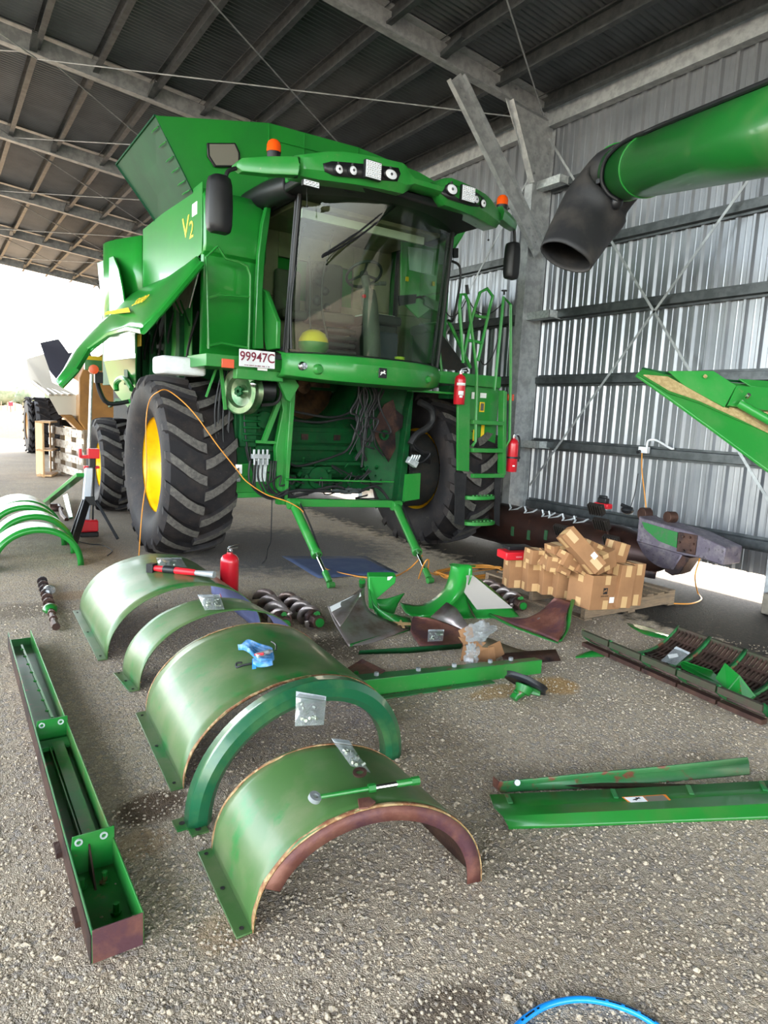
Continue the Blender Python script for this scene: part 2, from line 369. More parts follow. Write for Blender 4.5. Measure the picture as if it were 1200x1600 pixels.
# loose stones that stand out of the gravel
stone = mat('stone', (178, 162, 140), .85, 0, (146, 136, 124), 55, .42, .58, col3=(196, 180, 156), sc3=80, lo3=.5, hi3=.56, detail=2)
g = MB(); ico = [(0, 0, 1), (.9, 0, .3), (.28, .86, .3), (-.72, .53, .3), (-.72, -.53, .3), (.28, -.86, .3), (.6, .5, -.5), (-.5, .7, -.5), (-.6, -.5, -.5), (.5, -.7, -.5)]
icf = [(0,1,2), (0,2,3), (0,3,4), (0,4,5), (0,5,1), (1,6,2), (2,6,7), (2,7,3), (3,7,8), (3,8,4), (4,8,9), (4,9,5), (5,9,1), (1,9,6)]
for i in range(34000):
    dist = .75+random.random()**1.5*5.4; a = YAW+random.uniform(-.62, .64)
    x, y = dist*sin(a), dist*cos(a); r = random.uniform(.0025, .0075)*(1+.7*(random.random() < .06)); az = random.uniform(0, 6.28)
    sx_, sy_, sz_ = r*random.uniform(.8, 1.5), r*random.uniform(.7, 1.1), r*random.uniform(.4, .8); ca, sa = cos(az), sin(az)
    vs = []
    for p in ico:
        q = (p[0]*sx_*random.uniform(.8, 1.2), p[1]*sy_*random.uniform(.8, 1.2), p[2]*sz_)
        vs.append((x+q[0]*ca-q[1]*sa, y+q[0]*sa+q[1]*ca, r*.25+q[2]))
    g.add(vs, icf)
tag(g.build('gravel_stones', stone, smooth=0, rec=False), 'loose pale grey gravel stones strewn over the shed ground', 'gravel', kind='stuff')

# wall with trapezoidal ribs
WX = 7.0; SL = .0959; EAVE = 5.713
def roofz(x, off=0): return EAVE+SL*(7-x)+off
YB = [-12.0, -8.15, -4.35, -.55, 3.17, 6.9, 10.8, 14.45, 18.25, 22.4, 26.9]    # frames
g = MB(); ys = []
y = -12.2
while y < 28:
    ys += [(y, 0), (y+.022, .030), (y+.050, .030), (y+.072, 0), (y+.115, 0), (y+.122, .005), (y+.130, .005), (y+.137, 0)]
    y += .19
bot, top = [], []
for (yy, dx) in ys:
    bot.append((WX-dx*-1+.09, yy, .26)); top.append((WX+dx+.09, yy, 5.72))
bot = [(WX+.13-d, yy, .26) for yy, d in ys]; top = [(WX+.13-d, yy, 5.78) for yy, d in ys]
g.grid([bot, top]); struct(g.build('wall_right', clad, smooth=0, solid=0, rec=False))
# girts: top hat sections along the wall
for i, z in enumerate((.58, 1.43, 2.30, 3.17, 4.02, 4.86)):
    for a, b_ in zip(YB[:-1], YB[1:]):
        g = MB(); zz = z
        x0 = WX+.095
        prof = [(x0, -.075), (x0-.012, -.075), (x0-.012, -.05), (x0-.075, -.042), (x0-.075, .042), (x0-.012, .05), (x0-.012, .075), (x0, .075)]
        for (yy, s) in ((a, 0),): pass
        rows = [[(px, a+.11, zz+pz) for px, pz in prof], [(px, b_-.11, zz+pz) for px, pz in prof]]
        g.grid(rows); struct(g.build('trim_girt', galvd, smooth=0, solid=.003))
# roof sheets: fine corrugation running down the slope
g = MB(); A, B = [], []
RXL = -9.0
for i in range(int(40.4/.019)):
    y = -12.4+i*.019; dz = .012*sin(2*pi*y/.076)
    A.append((7.25, y, roofz(7.25, .27)+dz)); B.append((RXL, y, roofz(RXL, .27)+dz))
A2, B2 = A, B
g.grid([A2, B2]); struct(g.build('ceiling', roofm, smooth=60, rec=False))
# purlins: pairs of lipped C sections
PX = [6.86, 6.06, 5.2, 4.4, 3.6, 2.87, 2.08, 1.35, .6, -.2, -1, -1.8, -2.7, -3.6, -4.6, -5.8, -7.2, -8.7]
for x in PX:
    g = MB(); z = roofz(x, .16)
    prof = [(-.035, -.08), (-.035, -.1), (.035, -.1), (.035, .1), (-.035, .1), (-.035, .08)]
    g.grid([[(x+a, -12.3, z+b_) for a, b_ in prof], [(x+a, 27.9, z+b_) for a, b_ in prof]])
    struct(g.build('trim_purlin', galvd, smooth=0, solid=.004))
# eave purlin and top of wall flashing
g = MB(); g.bb((6.98, -12.3, 5.63), (7.1, 27.9, 5.86)); struct(g.build('trim_eave', galv))
# portal frames: column, rafter, haunch plate, knee brace, fly braces
for i, y in enumerate(YB):
    g = MB()
    # rafter as back to back C section
    z1, z2 = roofz(7), roofz(RXL)
    e = -.02
    g.prism([(6.95, y, z1-.02), (RXL, y, z2-.02), (RXL, y, z2+.27), (6.95, y, z1+.20)], (0, .012, 0))
    for zz in (-.02, .25):
        g.prism([(6.95, y, z1+zz), (RXL, y, z2+zz), (RXL, y, z2+zz+.012), (6.95, y, z1+zz+.012)], (0, .12, 0))
    struct(g.build('trim_rafter', galv, smooth=0))
    g = MB(); cx0, cx1 = 6.73, 7.08
    g.bb((cx0, y-.006, -.3), (cx1, y+.006, 5.6))
    g.bb((cx0-.006, y-.07, -.3), (cx0+.006, y+.07, 4.85)); g.bb((cx1-.006, y-.07, -.3), (cx1+.006, y+.07, 5.6))
    struct(g.build('trim_column', galv, smooth=0))
    g = MB()    # haunch gusset
    g.prism([(6.73, y-.012, 4.88), (7.08, y-.012, 4.88), (7.08, y-.012, 5.8), (6.15, y-.012, roofz(6.15)), (6.2, y-.012, roofz(6.2)-.03)], (0, .01, 0))
    g.beam((6.73, y-.05, 4.86), (6.26, y-.05, roofz(6.2)-.04), .1, .012, up=(1, 0, .8))
    for bx, bz in ((6.79, 5.0), (6.79, 5.1), (6.79, 5.25), (7.02, 5.0), (7.02, 5.15), (7.02, 5.3), (6.98, 5.62), (6.8, 5.62), (6.4, 5.78), (6.3, 5.8), (6.22, 5.94), (6.36, 5.92), (6.9, 5.75)):
        g.cyl((bx, y-.018, bz), (bx, y-.034, bz), .014, 6)
    struct(g.build('trim_haunch', galv, smooth=0))
    if abs(y-6.9) < .1:
        a = at(838, 385, Y=y-.08); b_ = at(710, 122, Y=y-.08)
        g = MB(); g.beam(a+(b_-a)*-.04, b_, .24, .012, up=(0, 1, 0)); 
        g.beam(a+V(-.11, -.035, -.05), b_+V(-.11, -.035, -.06), .012, .07, up=(0, 1, 0)); g.beam(a+V(.11, -.035, .05), b_+V(.11, -.035, .06), .012, .05, up=(0, 1, 0))
        for t in (.03, .07, .12, .9, .95): 
            q = a+(b_-a)*t; g.cyl(q+V(.02, -.012, 0), q+V(.02, -.03, 0), .014, 6)
        struct(g.build('trim_knee_brace', galv, smooth=0))
    else:
        g = MB(); g.beam((6.6, y-.06, 4.0), (5.2, y-.06, roofz(5.2)+.02), .14, .05, up=(0, 1, 0)); struct(g.build('trim_knee_brace', galv, smooth=0))
    # fly braces from rafter bottom up to purlins
    for x in PX[1::2] if i % 2 == 0 else PX[::2]:
        if x > 6.5: continue
        g = MB(); g.beam((x-.05, y-.05, roofz(x, .01)), (x-.05, y-.42, roofz(x, .08)), .09, .012, up=(0, 0, 1))
        g.beam((x-.09, y-.05, roofz(x, .03)), (x-.09, y-.42, roofz(x, .1)), .012, .05)
        struct(g.build('trim_fly_brace', galvd, smooth=0))
# cleats on the near column that carry the girts, and crossed rod bracing
for y in (3.17, 6.9, 10.8):
    for z in (1.42, 3.16, 4.86):
        g = MB(); g.bb((6.86, y-.42, z-.05), (6.87, y+.0, z+.05)); g.bb((6.86, y-.42, z-.05), (7.0, y, z-.042)); g.bb((6.86, y-.42, z-.05), (7.09, y-.415, z+.05))
        struct(g.build('trim_cleat', galvw, smooth=0))
for a, b_ in ((6.9, 3.17), (3.17, -.55), (10.8, 6.9)):
    for p, q in (((6.93, a-.1, 5.45), (6.93, b_, .75)), ((6.93, a-.25, .85), (6.93, b_, 5.3))):
        g = MB(); g.beam(p, q, .03, .004, up=(1, 0, 0)); struct(g.build('trim_brace_rod', galv, smooth=0))
    for p, q in (((6.93, a, 5.7), (1.35, b_, 6.2)), ((1.35, a, 6.2), (6.93, b_, 5.7)), ((1.35, a, 6.2), (-4, b_, 6.6))):
        g = MB(); g.tube([p, q], .009, 6); struct(g.build('trim_brace_rod', galv, smooth=0))
for a, b_ in ((18.25, 14.45), (22.4, 18.25), (26.9, 22.4), (14.45, 10.8)):
    for x0, x1 in ((5.2, 1.4), (1.4, -2.5)):
        for p, q in (((x0, a, roofz(x0)+.05), (x1, b_, roofz(x1)+.05)), ((x1, a, roofz(x1)+.05), (x0, b_, roofz(x0)+.05))):
            g = MB(); g.tube([p, q], .009, 6); struct(g.build('trim_brace_rod', galv, smooth=0))
# ================================================================ COMBINE HARVESTER
c = 3.93
CB = thing('combine_harvester', 'large green combine harvester parked in the shed with its header and feeder removed', 'combine harvester', (c, 7.75, 0))
def text_mesh(txt, size, M, mt, name, parent, ext=.001, bold=0, sx=1):
    cu = bpy.data.curves.new(name, 'FONT'); cu.body = txt; cu.size = size; cu.extrude = ext; cu.align_x = 'CENTER'; cu.align_y = 'CENTER'; cu.offset = bold
    o = bpy.data.objects.new(name, cu); COL.objects.link(o)
    dg = bpy.context.evaluated_depsgraph_get(); me = bpy.data.meshes.new_from_object(o.evaluated_get(dg))
    bpy.data.objects.remove(o); me.materials.clear(); me.materials.append(mt)
    for v in me.vertices: v.co.x *= sx
    for v in me.vertices: v.co = M@v.co
    if parent is not None:
        off = wloc(parent)
        for v in me.vertices: v.co -= off
    q = bpy.data.objects.new(name, me); COL.objects.link(q)
    if parent is not None: q.parent = parent
    return q
def frame(o, x, y):
    """matrix with given origin, x axis, y axis"""
    x = V(x).normalized(); y = V(y); y = (y-x*y.dot(x)).normalized(); z = x.cross(y)
    M = Matrix((x, y, z)).transposed().to_4x4(); M.translation = V(o); return M

def tyre(parent, cx, cy, R, w, rr, n, out, sgn=1):
    g = MB(); hw = w/2
    prof = [(rr-.02, -hw*.70), (rr+.03, -hw*.82), (rr+(R-rr)*.25, -hw*1.0), (rr+(R-rr)*.6, -hw*1.07), (R-.13, -hw*1.03), (R-.075, -hw*.95), (R-.058, -hw*.6), (R-.05, 0)]
    prof = prof+[(r, -h) for r, h in prof[-2::-1]]
    g.lathe(prof, (cx, cy, R), (1, 0, 0), 64)
    ty = g.build('tyre', [rubber, lugm], parent, smooth=40)
    # chevron lugs, moulded with the tyre
    g = MB(); lw = .038*R/1.02*24/n
    for k in range(n):
        for s in (-1, 1):
            rows = []
            a0 = 2*pi*(k+(.5 if s > 0 else 0))/n
            path = [(-.02, 0, R), (.2, .03, R), (.5, .10, R-.004), (.8, .19, R-.014), (.98, .245, R-.035), (1.06, .27, R-.10), (1.05, .29, R-.17)]
            for j, (t, da, r) in enumerate(path):
                a = a0+da*sgn; h = s*hw*t
                wd = lw*(1.05 if j < 5 else .9); base = r-.075 if j < 5 else r-.03
                pts = []
                for dw, rr_ in ((-wd*1.25, base), (-wd, r), (wd, r), (wd*1.25, base)):
                    aa = a+dw/R; hh = h+(s*.0)
                    if j >= 5 and rr_ == base: hh = h-s*.03
                    pts.append((cx+hh, cy-rr_*sin(aa) if False else cy+rr_*sin(aa), R+rr_*cos(aa)))
                rows.append(pts)
            b = len(g.v); g.v += [V(p) for r in rows for p in r]
            for i in range(len(rows)-1):
                for j in range(3):
                    g.f.append((b+i*4+j, b+i*4+j+1, b+i*4+4+j+1, b+i*4+4+j)); g.m.append(1 if j == 1 and i < 4 else 0)
            g.f.append((b, b+1, b+2, b+3)); g.m.append(0); e = b+4*(len(rows)-1); g.f.append((e+3, e+2, e+1, e)); g.m.append(0)
    lg = g.build('tread', [rubber, lugm], ty, smooth=25, bevel=0)
    g = MB(); o = out
    pr = [(rr+.015, o*hw*.78), (rr+.02, o*hw*.70), (rr-.01, o*hw*.66), (rr-.03, o*hw*.5), (rr-.03, o*hw*.30), (rr-.07, o*hw*.16), (rr-.10, o*hw*.02), (rr*.55, -o*hw*.05), (rr*.40, -o*hw*.0), (rr*.38, o*hw*.25), (rr*.2, o*hw*.28), (0, o*hw*.28)]
    g.lathe(pr, (cx, cy, R), (1, 0, 0), 48)
    g.lathe([(rr+.015, -o*hw*.78), (rr-.02, -o*hw*.6), (rr-.03, -o*hw*.1), (rr-.07, o*hw*.1)], (cx, cy, R), (1, 0, 0), 48)
    rm = g.build('rim', yellow, ty, smooth=50)
    for k in range(10):
        g = MB(); a = 2*pi*k/10; q = V(cx+o*hw*.26, cy+rr*.30*cos(a), R+rr*.30*sin(a)); g.cyl(q, q+V(o*.04, 0, 0), .018, 6)
        g.build('wheel_nut', galv, rm)
    return ty
tyre(CB, 2.35, 7.82, 1.03, .74, .56, 19, -1)
tyre(CB, c+1.70, 7.25, 1.03, .76, .56, 19, 1)
g = MB(); g.cyl((4.95, 7.25, 1.03), (5.4, 7.25, 1.03), .5, 32); g.bb((4.75, 7.0, .75), (5.1, 7.6, 1.35)); g.build('shaded_final_drive', darkcav, CB, bevel=.02)  # drive drum covering the inner rim, the wheel's shade put into its colour
tyre(CB, 2.35, 11.25, .74, .52, .38, 17, -1)
g = MB(); g.beam((2.6, 7.85, 1.0), (5.3, 7.75, 1.0), .26, .3, up=(0, 0, 1)); g.beam((2.5, 11.25, .74), (5.4, 11.25, .74), .2, .2)
g.build('axle', greenk, CB, bevel=.01)

# ---- hull: a shell of plates, with machinery inside
g = MB()
g.bb((2.62, 8.6, 1.25), (5.2, 12.4, 3.0)); g.build('machinery_housing', darkcav, CB)
g = MB()
g.bb((2.45, 7.9, 2.0), (5.4, 12.4, 3.7)); g.build('grain_tank', greenk, CB)
g = MB()
for i in range(26):
    x, y, z = random.uniform(2.3, 2.6), random.uniform(8.0, 11), random.uniform(1.7, 2.7)
    q = random.random()
    if q < .5: g.beam((x, y, z), (x+random.uniform(-.05, .1), y+random.uniform(.2, .7), z+random.uniform(-.35, .35)), .04, .04)
    else: g.cyl((x, y, z), (x+.12, y, z), random.uniform(.05, .16), 16)
g.build('drive_gear', greenk, CB)
g = MB()
for i in range(9):
    y = 7.2+.35*i; z = random.uniform(1.9, 2.2)
    g.tube([(2.38, y, z+.8), (2.3, y+.1, z+.4), (2.36, y+.4, z), (2.4, y+.9, z+.1)], .014, 6, smooth=4)
g.build('hose_bundle', blackr, CB)
# posts seen behind the open shield
for (x0, w_) in ((225, 8), (283, 9), (262, 5), (237, 4)):
    a, b_ = at(x0, 500, X=2.3), at(x0+4, 600, X=2.3)
    y = a.y; g = MB(); g.bb((2.28, y, 1.7), (2.36, y+.08*w_/6, 3.1)); g.build('post', greenk, CB, bevel=.004)
g = MB()
a = at(272, 470, X=2.36)
g.plate([at(272, 455, X=2.34), at(300, 425, X=2.34), at(300, 555, X=2.34), at(268, 560, X=2.34)], .01)
g.build('inner_plate', greend, CB)
g = MB(); g.plate([at(262, 425, X=2.26), at(311, 408, X=2.26), at(300, 470, X=2.26), at(284, 492, X=2.26), at(262, 470, X=2.26)], .006)
g.build('hinge_plate', mat('grey_hinge_plate', (120, 112, 100), .5, .3, (96, 84, 72), 9), CB)
for a, b_ in (((313, 415), (296, 480)), ((282, 470), (296, 508)), ((270, 462), (284, 492))):
    g = MB(); g.tube([at(*a, X=2.2), at(*b_, X=2.2)], .012, 8); g.build('gas_strut', chrome, CB)

# ---- left front corner: tank front panel, side panel, rounded rear corner
YP = 6.7
g = MB()
xl, xr = at(318, 400, Y=YP).x, 2.93
zt, zm, zb = 3.80, 3.22, 2.2
# upper zone, faceted
rows = []
for (z, dy) in ((zt, .06), (zt-.1, 0), (3.28, -.02), (3.22, .0), (3.19, .05), (zb, .07)):
    rows.append([(xl, YP+dy+.02, z), (xl+.02, YP+dy, z), (xr-.18, YP+dy, z), (xr-.06, YP+dy+.02, z), (xr+.02, YP+.12+dy, z), (xr+.04, YP+.6, z)])
g.grid(rows); g.build('tank_front_panel', green, CB, solid=.012, smooth=30)
g = MB()
pts = [at(396, 545, Y=YP-.04), at(398, 480, Y=YP-.04), at(402, 400, Y=YP-.04), at(408, 350, Y=YP-.05), at(416, 318, Y=YP-.05), at(422, 322, Y=YP-.02), at(412, 400, Y=YP-.02), at(408, 460, Y=YP-.02), at(410, 545, Y=YP-.02)]
g.plate(pts, .05); g.build('corner_rib', green, CB, bevel=.008)
# light green trim beside the door
g = MB(); X0 = 2.93
g.plate([at(409, 450, X=X0), at(418, 455, X=X0), at(436, 502, X=X0), at(435, 545, X=X0), at(419, 548, X=X0), at(412, 510, X=X0)], .05)
g.build('door_sill_trim', greend, CB, bevel=.01)
XS = xl
g = MB()
g.plate([(XS, YP+.04, 3.86), (XS, 8.95, 3.84), (XS, 9.0, 2.75), (XS, 8.5, 2.85), (XS, YP+.04, 3.2)], .012)
sp = g.build('side_panel', green, CB, bevel=.003)
g = MB(); rows = []
for i in range(11):
    a = i/10*pi*.5; y = 9.0+1.0*sin(a)*1.1; x = XS-.0+ -.28*sin(i/10*pi*.9)
    rows.append([(x, y, 3.78), (x, y, 3.3), (x, y, 2.6)])
g.grid(rows); g.build('side_panel_rounded', green, CB, solid=.012)
g = MB(); X1 = XS-.25
g.plate([at(153, 411, X=X1), at(178, 400, X=X1), at(186, 420, X=X1), at(192, 450, X=X1), at(196, 480, X=X1), at(163, 500, X=X1)], .02)
g.build('engine_side_door', green, CB, bevel=.004)
# number and lettering on the side panel
def on_side(px, py, h): 
    p = at(px, py, X=XS-.009); return frame(p, (0, -1, 0), (0, 0, 1)), p
M, p = on_side(299, 360, .2); text_mesh('2', .24, M, yellowl, 'number', sp, sx=1.2)
M, p = on_side(290, 357, .2); text_mesh('V', .30, M, yellowl, 'letter', sp, sx=1.3)
g = MB(); g.box(at(304, 327, X=XS-.008), (.004, .15, .12)); g.build('sticker', whitel, sp)
# ---- tank extension
g = MB()
prof = [(1.88, 4.43), (3.04, 4.67), (4.13, 4.70), (5.0, 4.63), (5.98, 4.43)]
yb, yt = 7.02, 7.0
g.plate([(x, yt-.0, z) for x, z in prof]+[(5.58, yb+.02, 3.78), (2.28, yb+.02, 3.78)], .01)
fe = g.build('tank_extension_front', green, CB)
g = MB()
for (x, z0, z1) in ((3.04, 3.8, 4.66), (3.45, 4.3, 4.67), (4.13, 3.8, 4.69)):
    g.beam((x, yt-.008, z0), (x, yt-.008, z1), .02, .008)
g.beam((3.1, yt-.01, 4.52), (4.1, yt-.01, 4.55), .008, .02)
g.build('seam', green, fe)
g = MB(); w0 = [at(322, 224, Y=7.0), at(367, 224, Y=7.0), at(374, 240, Y=7.0), at(374, 262, Y=7.0), at(334, 262, Y=7.0), at(323, 245, Y=7.0)]
w0 = [V(q.x, 6.985, q.z) for q in w0]; cen = sum(w0, V(0, 0, 0))/6
g.plate(w0, .02); wf = g.build('window_frame', black, fe, bevel=.02, seg=3)
g = MB(); g.plate([cen+(q-cen)*.86+V(0, -.014, 0) for q in w0], .004); g.build('pane', mat('tank_window', (120, 118, 108), .3), wf)
g = MB(); A_, B_, C_, D_ = V(1.88, 7.0, 4.43), V(1.88, 8.62, 4.42), V(2.30, 8.42, 3.79), V(2.28, 7.02, 3.78)
g.plate([A_, B_, C_, D_], .01)
g.beam(A_, B_, .03, .02); g.beam(B_, C_, .03, .03)
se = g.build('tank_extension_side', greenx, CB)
g = MB()
for t in (.12, .3, .48, .62, .78, .9):
    q = A_+(D_-A_)*t+V(-.012, .03, 0); g.tube([q, q+V(-.02, .1, -.01), q+V(-.01, .2, .0)], .006, 5)
g.build('seam_bolt', green, se)
g = MB()
g.plate([V(5.98, 7.0, 4.43), V(5.98, 8.62, 4.42), V(5.56, 8.42, 3.79), V(5.58, 7.02, 3.78)], .01); g.build('tank_extension_side', green, CB)
g = MB()
g.plate([V(1.88, 8.62, 4.42), V(5.98, 8.62, 4.42), V(5.56, 8.42, 3.79), V(2.30, 8.42, 3.79)], .01); g.build('tank_extension_rear', green, CB)
# ---- front wall of the tank behind the cab and the right front panel
g = MB(); g.bb((2.95, 7.42, 2.2), (5.6, 7.46, 3.8)); g.bb((4.95, 7.05, 2.35), (5.6, 7.45, 3.8)); g.build('tank_front_wall', green, CB, bevel=.01)
g = MB(); g.bb((5.56, 7.3, 2.2), (5.6, 12, 3.8)); g.build('side_panel', green, CB)
# ---- raised side shield (gull wing)
g = MB()
Xh, Xo = XS-.01, 1.55
d0 = V(Xh, 6.62, 3.16); 
o0 = (Xh, 7.0, 3.14); n0 = V(Xo-Xh, 0, -.80).cross(V(0, 1, 0))
def dp(px, py): return atp(px, py, o0, n0)
top = [(314, 406), (262, 434), (206, 458), (178, 490), (160, 502), (133, 527), (112, 560), (93, 600)]
bot = [(314, 411), (281, 450), (247, 490), (222, 516), (200, 512), (170, 521), (138, 546), (118, 578), (94, 603)]
a1 = [dp(*q) for q in top]; b1 = [dp(*q) for q in bot]
def resample(p, n):
    L = [0]
    for i in range(1, len(p)): L.append(L[-1]+(p[i]-p[i-1]).length)
    out = []
    for k in range(n):
        s = L[-1]*k/(n-1); i = max(j for j in range(len(L)) if L[j] <= s+1e-9); i = min(i, len(p)-2)
        out.append(p[i]+(p[i+1]-p[i])*((s-L[i])/max(L[i+1]-L[i], 1e-9)))
    return out
A1, B1 = resample(a1, 30), resample(b1, 30)
nn = V(n0).normalized(); nn = nn if nn.x < 0 else -nn
rows = []
for i in range(30):
    r = []
    for j in range(9):
        t = j/8; q = A1[i].lerp(B1[i], t); r.append(q+nn*(.05*sin(pi*min(t*1.2, 1))-.03*(t > .93)))
    rows.append(r)
g.grid(rows); sh = g.build('side_shield', green, CB, solid=.02, smooth=60)
g = MB(); rim = [q+nn*.0 for q in b1]
g.tube([q-nn*.01 for q in b1], .03, 6); g.build('shield_edge', green, sh)
M = frame(dp(227, 478)+nn*.07, dp(240, 474)-dp(215, 482), dp(222, 470)-dp(230, 486)); text_mesh('S680', .17, M, yellowl, 'model_number', sh, sx=1.7)
g = MB(); g.plate([dp(172, 492)+nn*.055, dp(208, 488)+nn*.065, dp(212, 496)+nn*.07, dp(168, 497)+nn*.055], .004); g.build('stripe', yellowl, sh)
# ---- rear lower side shield with its wheel arch
g = MB(); XR = 2.08
g.plate([at(163, 528, X=XR), at(184, 518, X=XR), at(213, 512, X=XR), at(213, 560, X=XR), at(163, 565, X=XR)], .02)
g.plate([at(163, 562, X=XR), at(213, 557, X=XR), at(213, 612, X=XR+.15), at(204, 640, X=XR+.2), at(186, 620, X=XR+.15), at(172, 600, X=XR+.1)], .02)
rs = g.build('rear_side_shield', green, CB, bevel=.006)
g = MB(); g.tube([at(182, 610, X=XR-.02), at(182, 598, X=XR-.02), at(190, 591, X=XR-.02), at(199, 596, X=XR-.02), at(206, 608, X=XR-.02)], .035, 8, smooth=4); g.build('wheel_arch', green, rs)
g = MB(); g.plate([at(167, 532, X=XR-.012), at(211, 522, X=XR-.012), at(211, 552, X=XR-.012), at(167, 559, X=XR-.012)], .006); g.build('reflection_plate', mat('pale_green_reflection', (150, 176, 172), .3, 0), rs)  # pale plate: sky reflection on the shield put into the colour
g = MB(); g.bb((2.12, 9.2, 1.95), (2.4, 9.4, 2.9)); g.build('post', greenk, CB)
g = MB(); q = at(217, 532, X=2.1); g.box(q, (.01, .2, .14)); g.build('decal', yellowl, CB)
# ---- platform, plate bracket, reflector
g = MB(); g.bb((2.2, 6.42, 2.10), (3.05, 7.0, 2.22)); g.bb((2.5, 6.40, 2.0), (3.0, 6.5, 2.1)); g.build('platform', greend, CB, bevel=.006)
g = MB(); q = at(402, 561, Y=6.33); g.box(q, (.375, .012, .165)); lp = g.build('license_plate', white, CB, bevel=.004)
text_mesh('99947C', .125, frame(q+V(0, -.008, .012), (1, 0, 0), (0, 0, 1)), mat('maroon_print', (120, 26, 52), .5), 'number', lp, bold=.0015, sx=.92)
g = MB(); random.seed(2); x_ = -.13
while x_ < .13:
    w_ = random.uniform(.005, .009); g.box(q+V(x_, -.008, -.067), (w_, .001, random.choice((.008, .011, .011)))); x_ += w_+random.choice((.004, .004, .004, .012))
g.build('small_print', mat('maroon_small_print', (120, 26, 52), .5), lp)
g = MB(); g.box(at(356, 568, Y=6.4), (.125, .02, .085)); g.build('reflector', mat('orange_reflector', (214, 84, 44), .2, coat=.5), CB, bevel=.004)
for (px, py, w_, h_) in ((410, 575, .10, .05),):
    g = MB(); g.box(at(px, py, Y=6.36), (w_, .015, h_)); g.build('bracket_label', whitel, CB)
# rail ladder on the front panel
def poly(pts, Y=None, X=None): return [at(*p, Y=Y) if Y else at(*p, X=X) for p in pts]
g = MB(); g.tube(poly([(326, 545), (324, 470), (322, 402), (340, 385), (353, 404), (372, 409), (386, 416), (391, 430), (390, 490), (388, 548)], Y=6.58), .014, 8)
for r_ in ([(323, 466), (342, 461), (390, 464)], [(324, 541), (345, 536), (389, 544)]): g.tube(poly(r_, Y=6.58), .013, 8)
g.build('grab_ladder', greend, CB)
# ---- white water tank on the left
g = MB(); q0 = at(250, 553, Y=6.95); g.bb((q0.x, 6.9, 2.02), (q0.x+.46, 7.25, 2.20)); jt = g.build('water_tank', white, CB, bevel=.035, seg=4)
g = MB(); g.cyl((q0.x+.38, 6.9, 2.13), (q0.x+.38, 6.86, 2.13), .035, 16); g.build('cap', mat('green_cap', (96, 190, 60), .4), jt)

# ---- lower front: frame that carried the feeder
def P(px, py, Y): return at(px, py, Y=Y)
Yf = 6.85
g = MB()
g.plate([P(459, 590, Yf), P(447, 788, Yf), P(432, 788, Yf), P(429, 700, Yf), P(440, 640, Yf), P(432, 600, Yf)], .08)
g.plate([P(460, 600, Yf-.06), P(446, 788, Yf-.06), P(441, 788, Yf-.06), P(452, 600, Yf-.06)], .10)
g.build('side_frame', greend, CB, bevel=.005)
g = MB()
g.plate([P(560, 612, Yf+.35), P(640, 600, Yf), P(641, 660, Yf), P(622, 782, Yf), P(592, 780, Yf+.1), P(556, 700, Yf+.35)], .03)
g.plate([P(634, 640, Yf-.05), P(643, 600, Yf-.05), P(628, 785, Yf-.05), P(616, 785, Yf-.05)], .12)
fr = g.build('side_frame', greenk, CB, bevel=.004)
g = MB(); g.plate([P(600, 632, Yf-.03), P(614, 624, Yf-.03), P(618, 640, Yf-.03), P(630, 650, Yf-.03), P(628, 668, Yf-.03), P(617, 676, Yf-.03), P(618, 700, Yf-.03), P(607, 722, Yf-.03), P(594, 700, Yf-.03), P(583, 678, Yf-.03), P(590, 650, Yf-.03)], .012)
g.build('worn_patch', rustd, fr)
g = MB(); g.lathe([(.035, -.02), (.06, -.02), (.06, .02), (.035, .02)], P(600, 680, Yf-.06), (0, 1, 0), 20, closed=True); g.build('slot_ring', greenk, fr)
# rear wall with circular intake
Yr = 7.45
g = MB(); cx, cz, r = 3.93, 2.18, .62
L, Rr, bz = 3.15, 4.95, .80
pts = [(L, bz), (Rr, bz), (Rr, 2.25)]
arc = [(cx+r*cos(a), cz+r*sin(a)) for a in [radians(5-10*i) for i in range(0, 19)]]
pts = [(Rr, 2.25)]+arc+[(L, 2.25), (L, bz), (Rr, bz)]
g.prism([(x, Yr, z) for x, z in pts], (0, .02, 0)); g.build('intake_wall', greenk, CB)
g = MB(); g.lathe([(r, 0), (r-.05, .12), (r-.05, .5)], (cx, Yr, cz), (0, 1, 0), 40, a0=0, a1=2*pi); g.build('intake_ring', greenk, CB)
g = MB(); g.lathe([(0, -.42), (.09, -.40), (.14, -.2), (.26, 0), (.3, .4)], (cx-.05, Yr+.62, cz-.15), (0, 1, 0), 20)
for k in range(3):
    rows = []
    for i in range(12):
        a = i*.28+k*2.1; rr_ = .2+.02*i
        rows.append([(cx-.05+rr_*.5*cos(a), Yr+.3+.03*i, cz-.15+rr_*.5*sin(a)), (cx-.05+(rr_+.22)*cos(a), Yr+.3+.03*i, cz-.15+(rr_+.22)*sin(a))])
    g.grid(rows)
g.build('rotor_inlet', mat('tan_worn_steel', (112, 84, 58), .5, .4, (60, 48, 40), 6), CB, solid=.01)
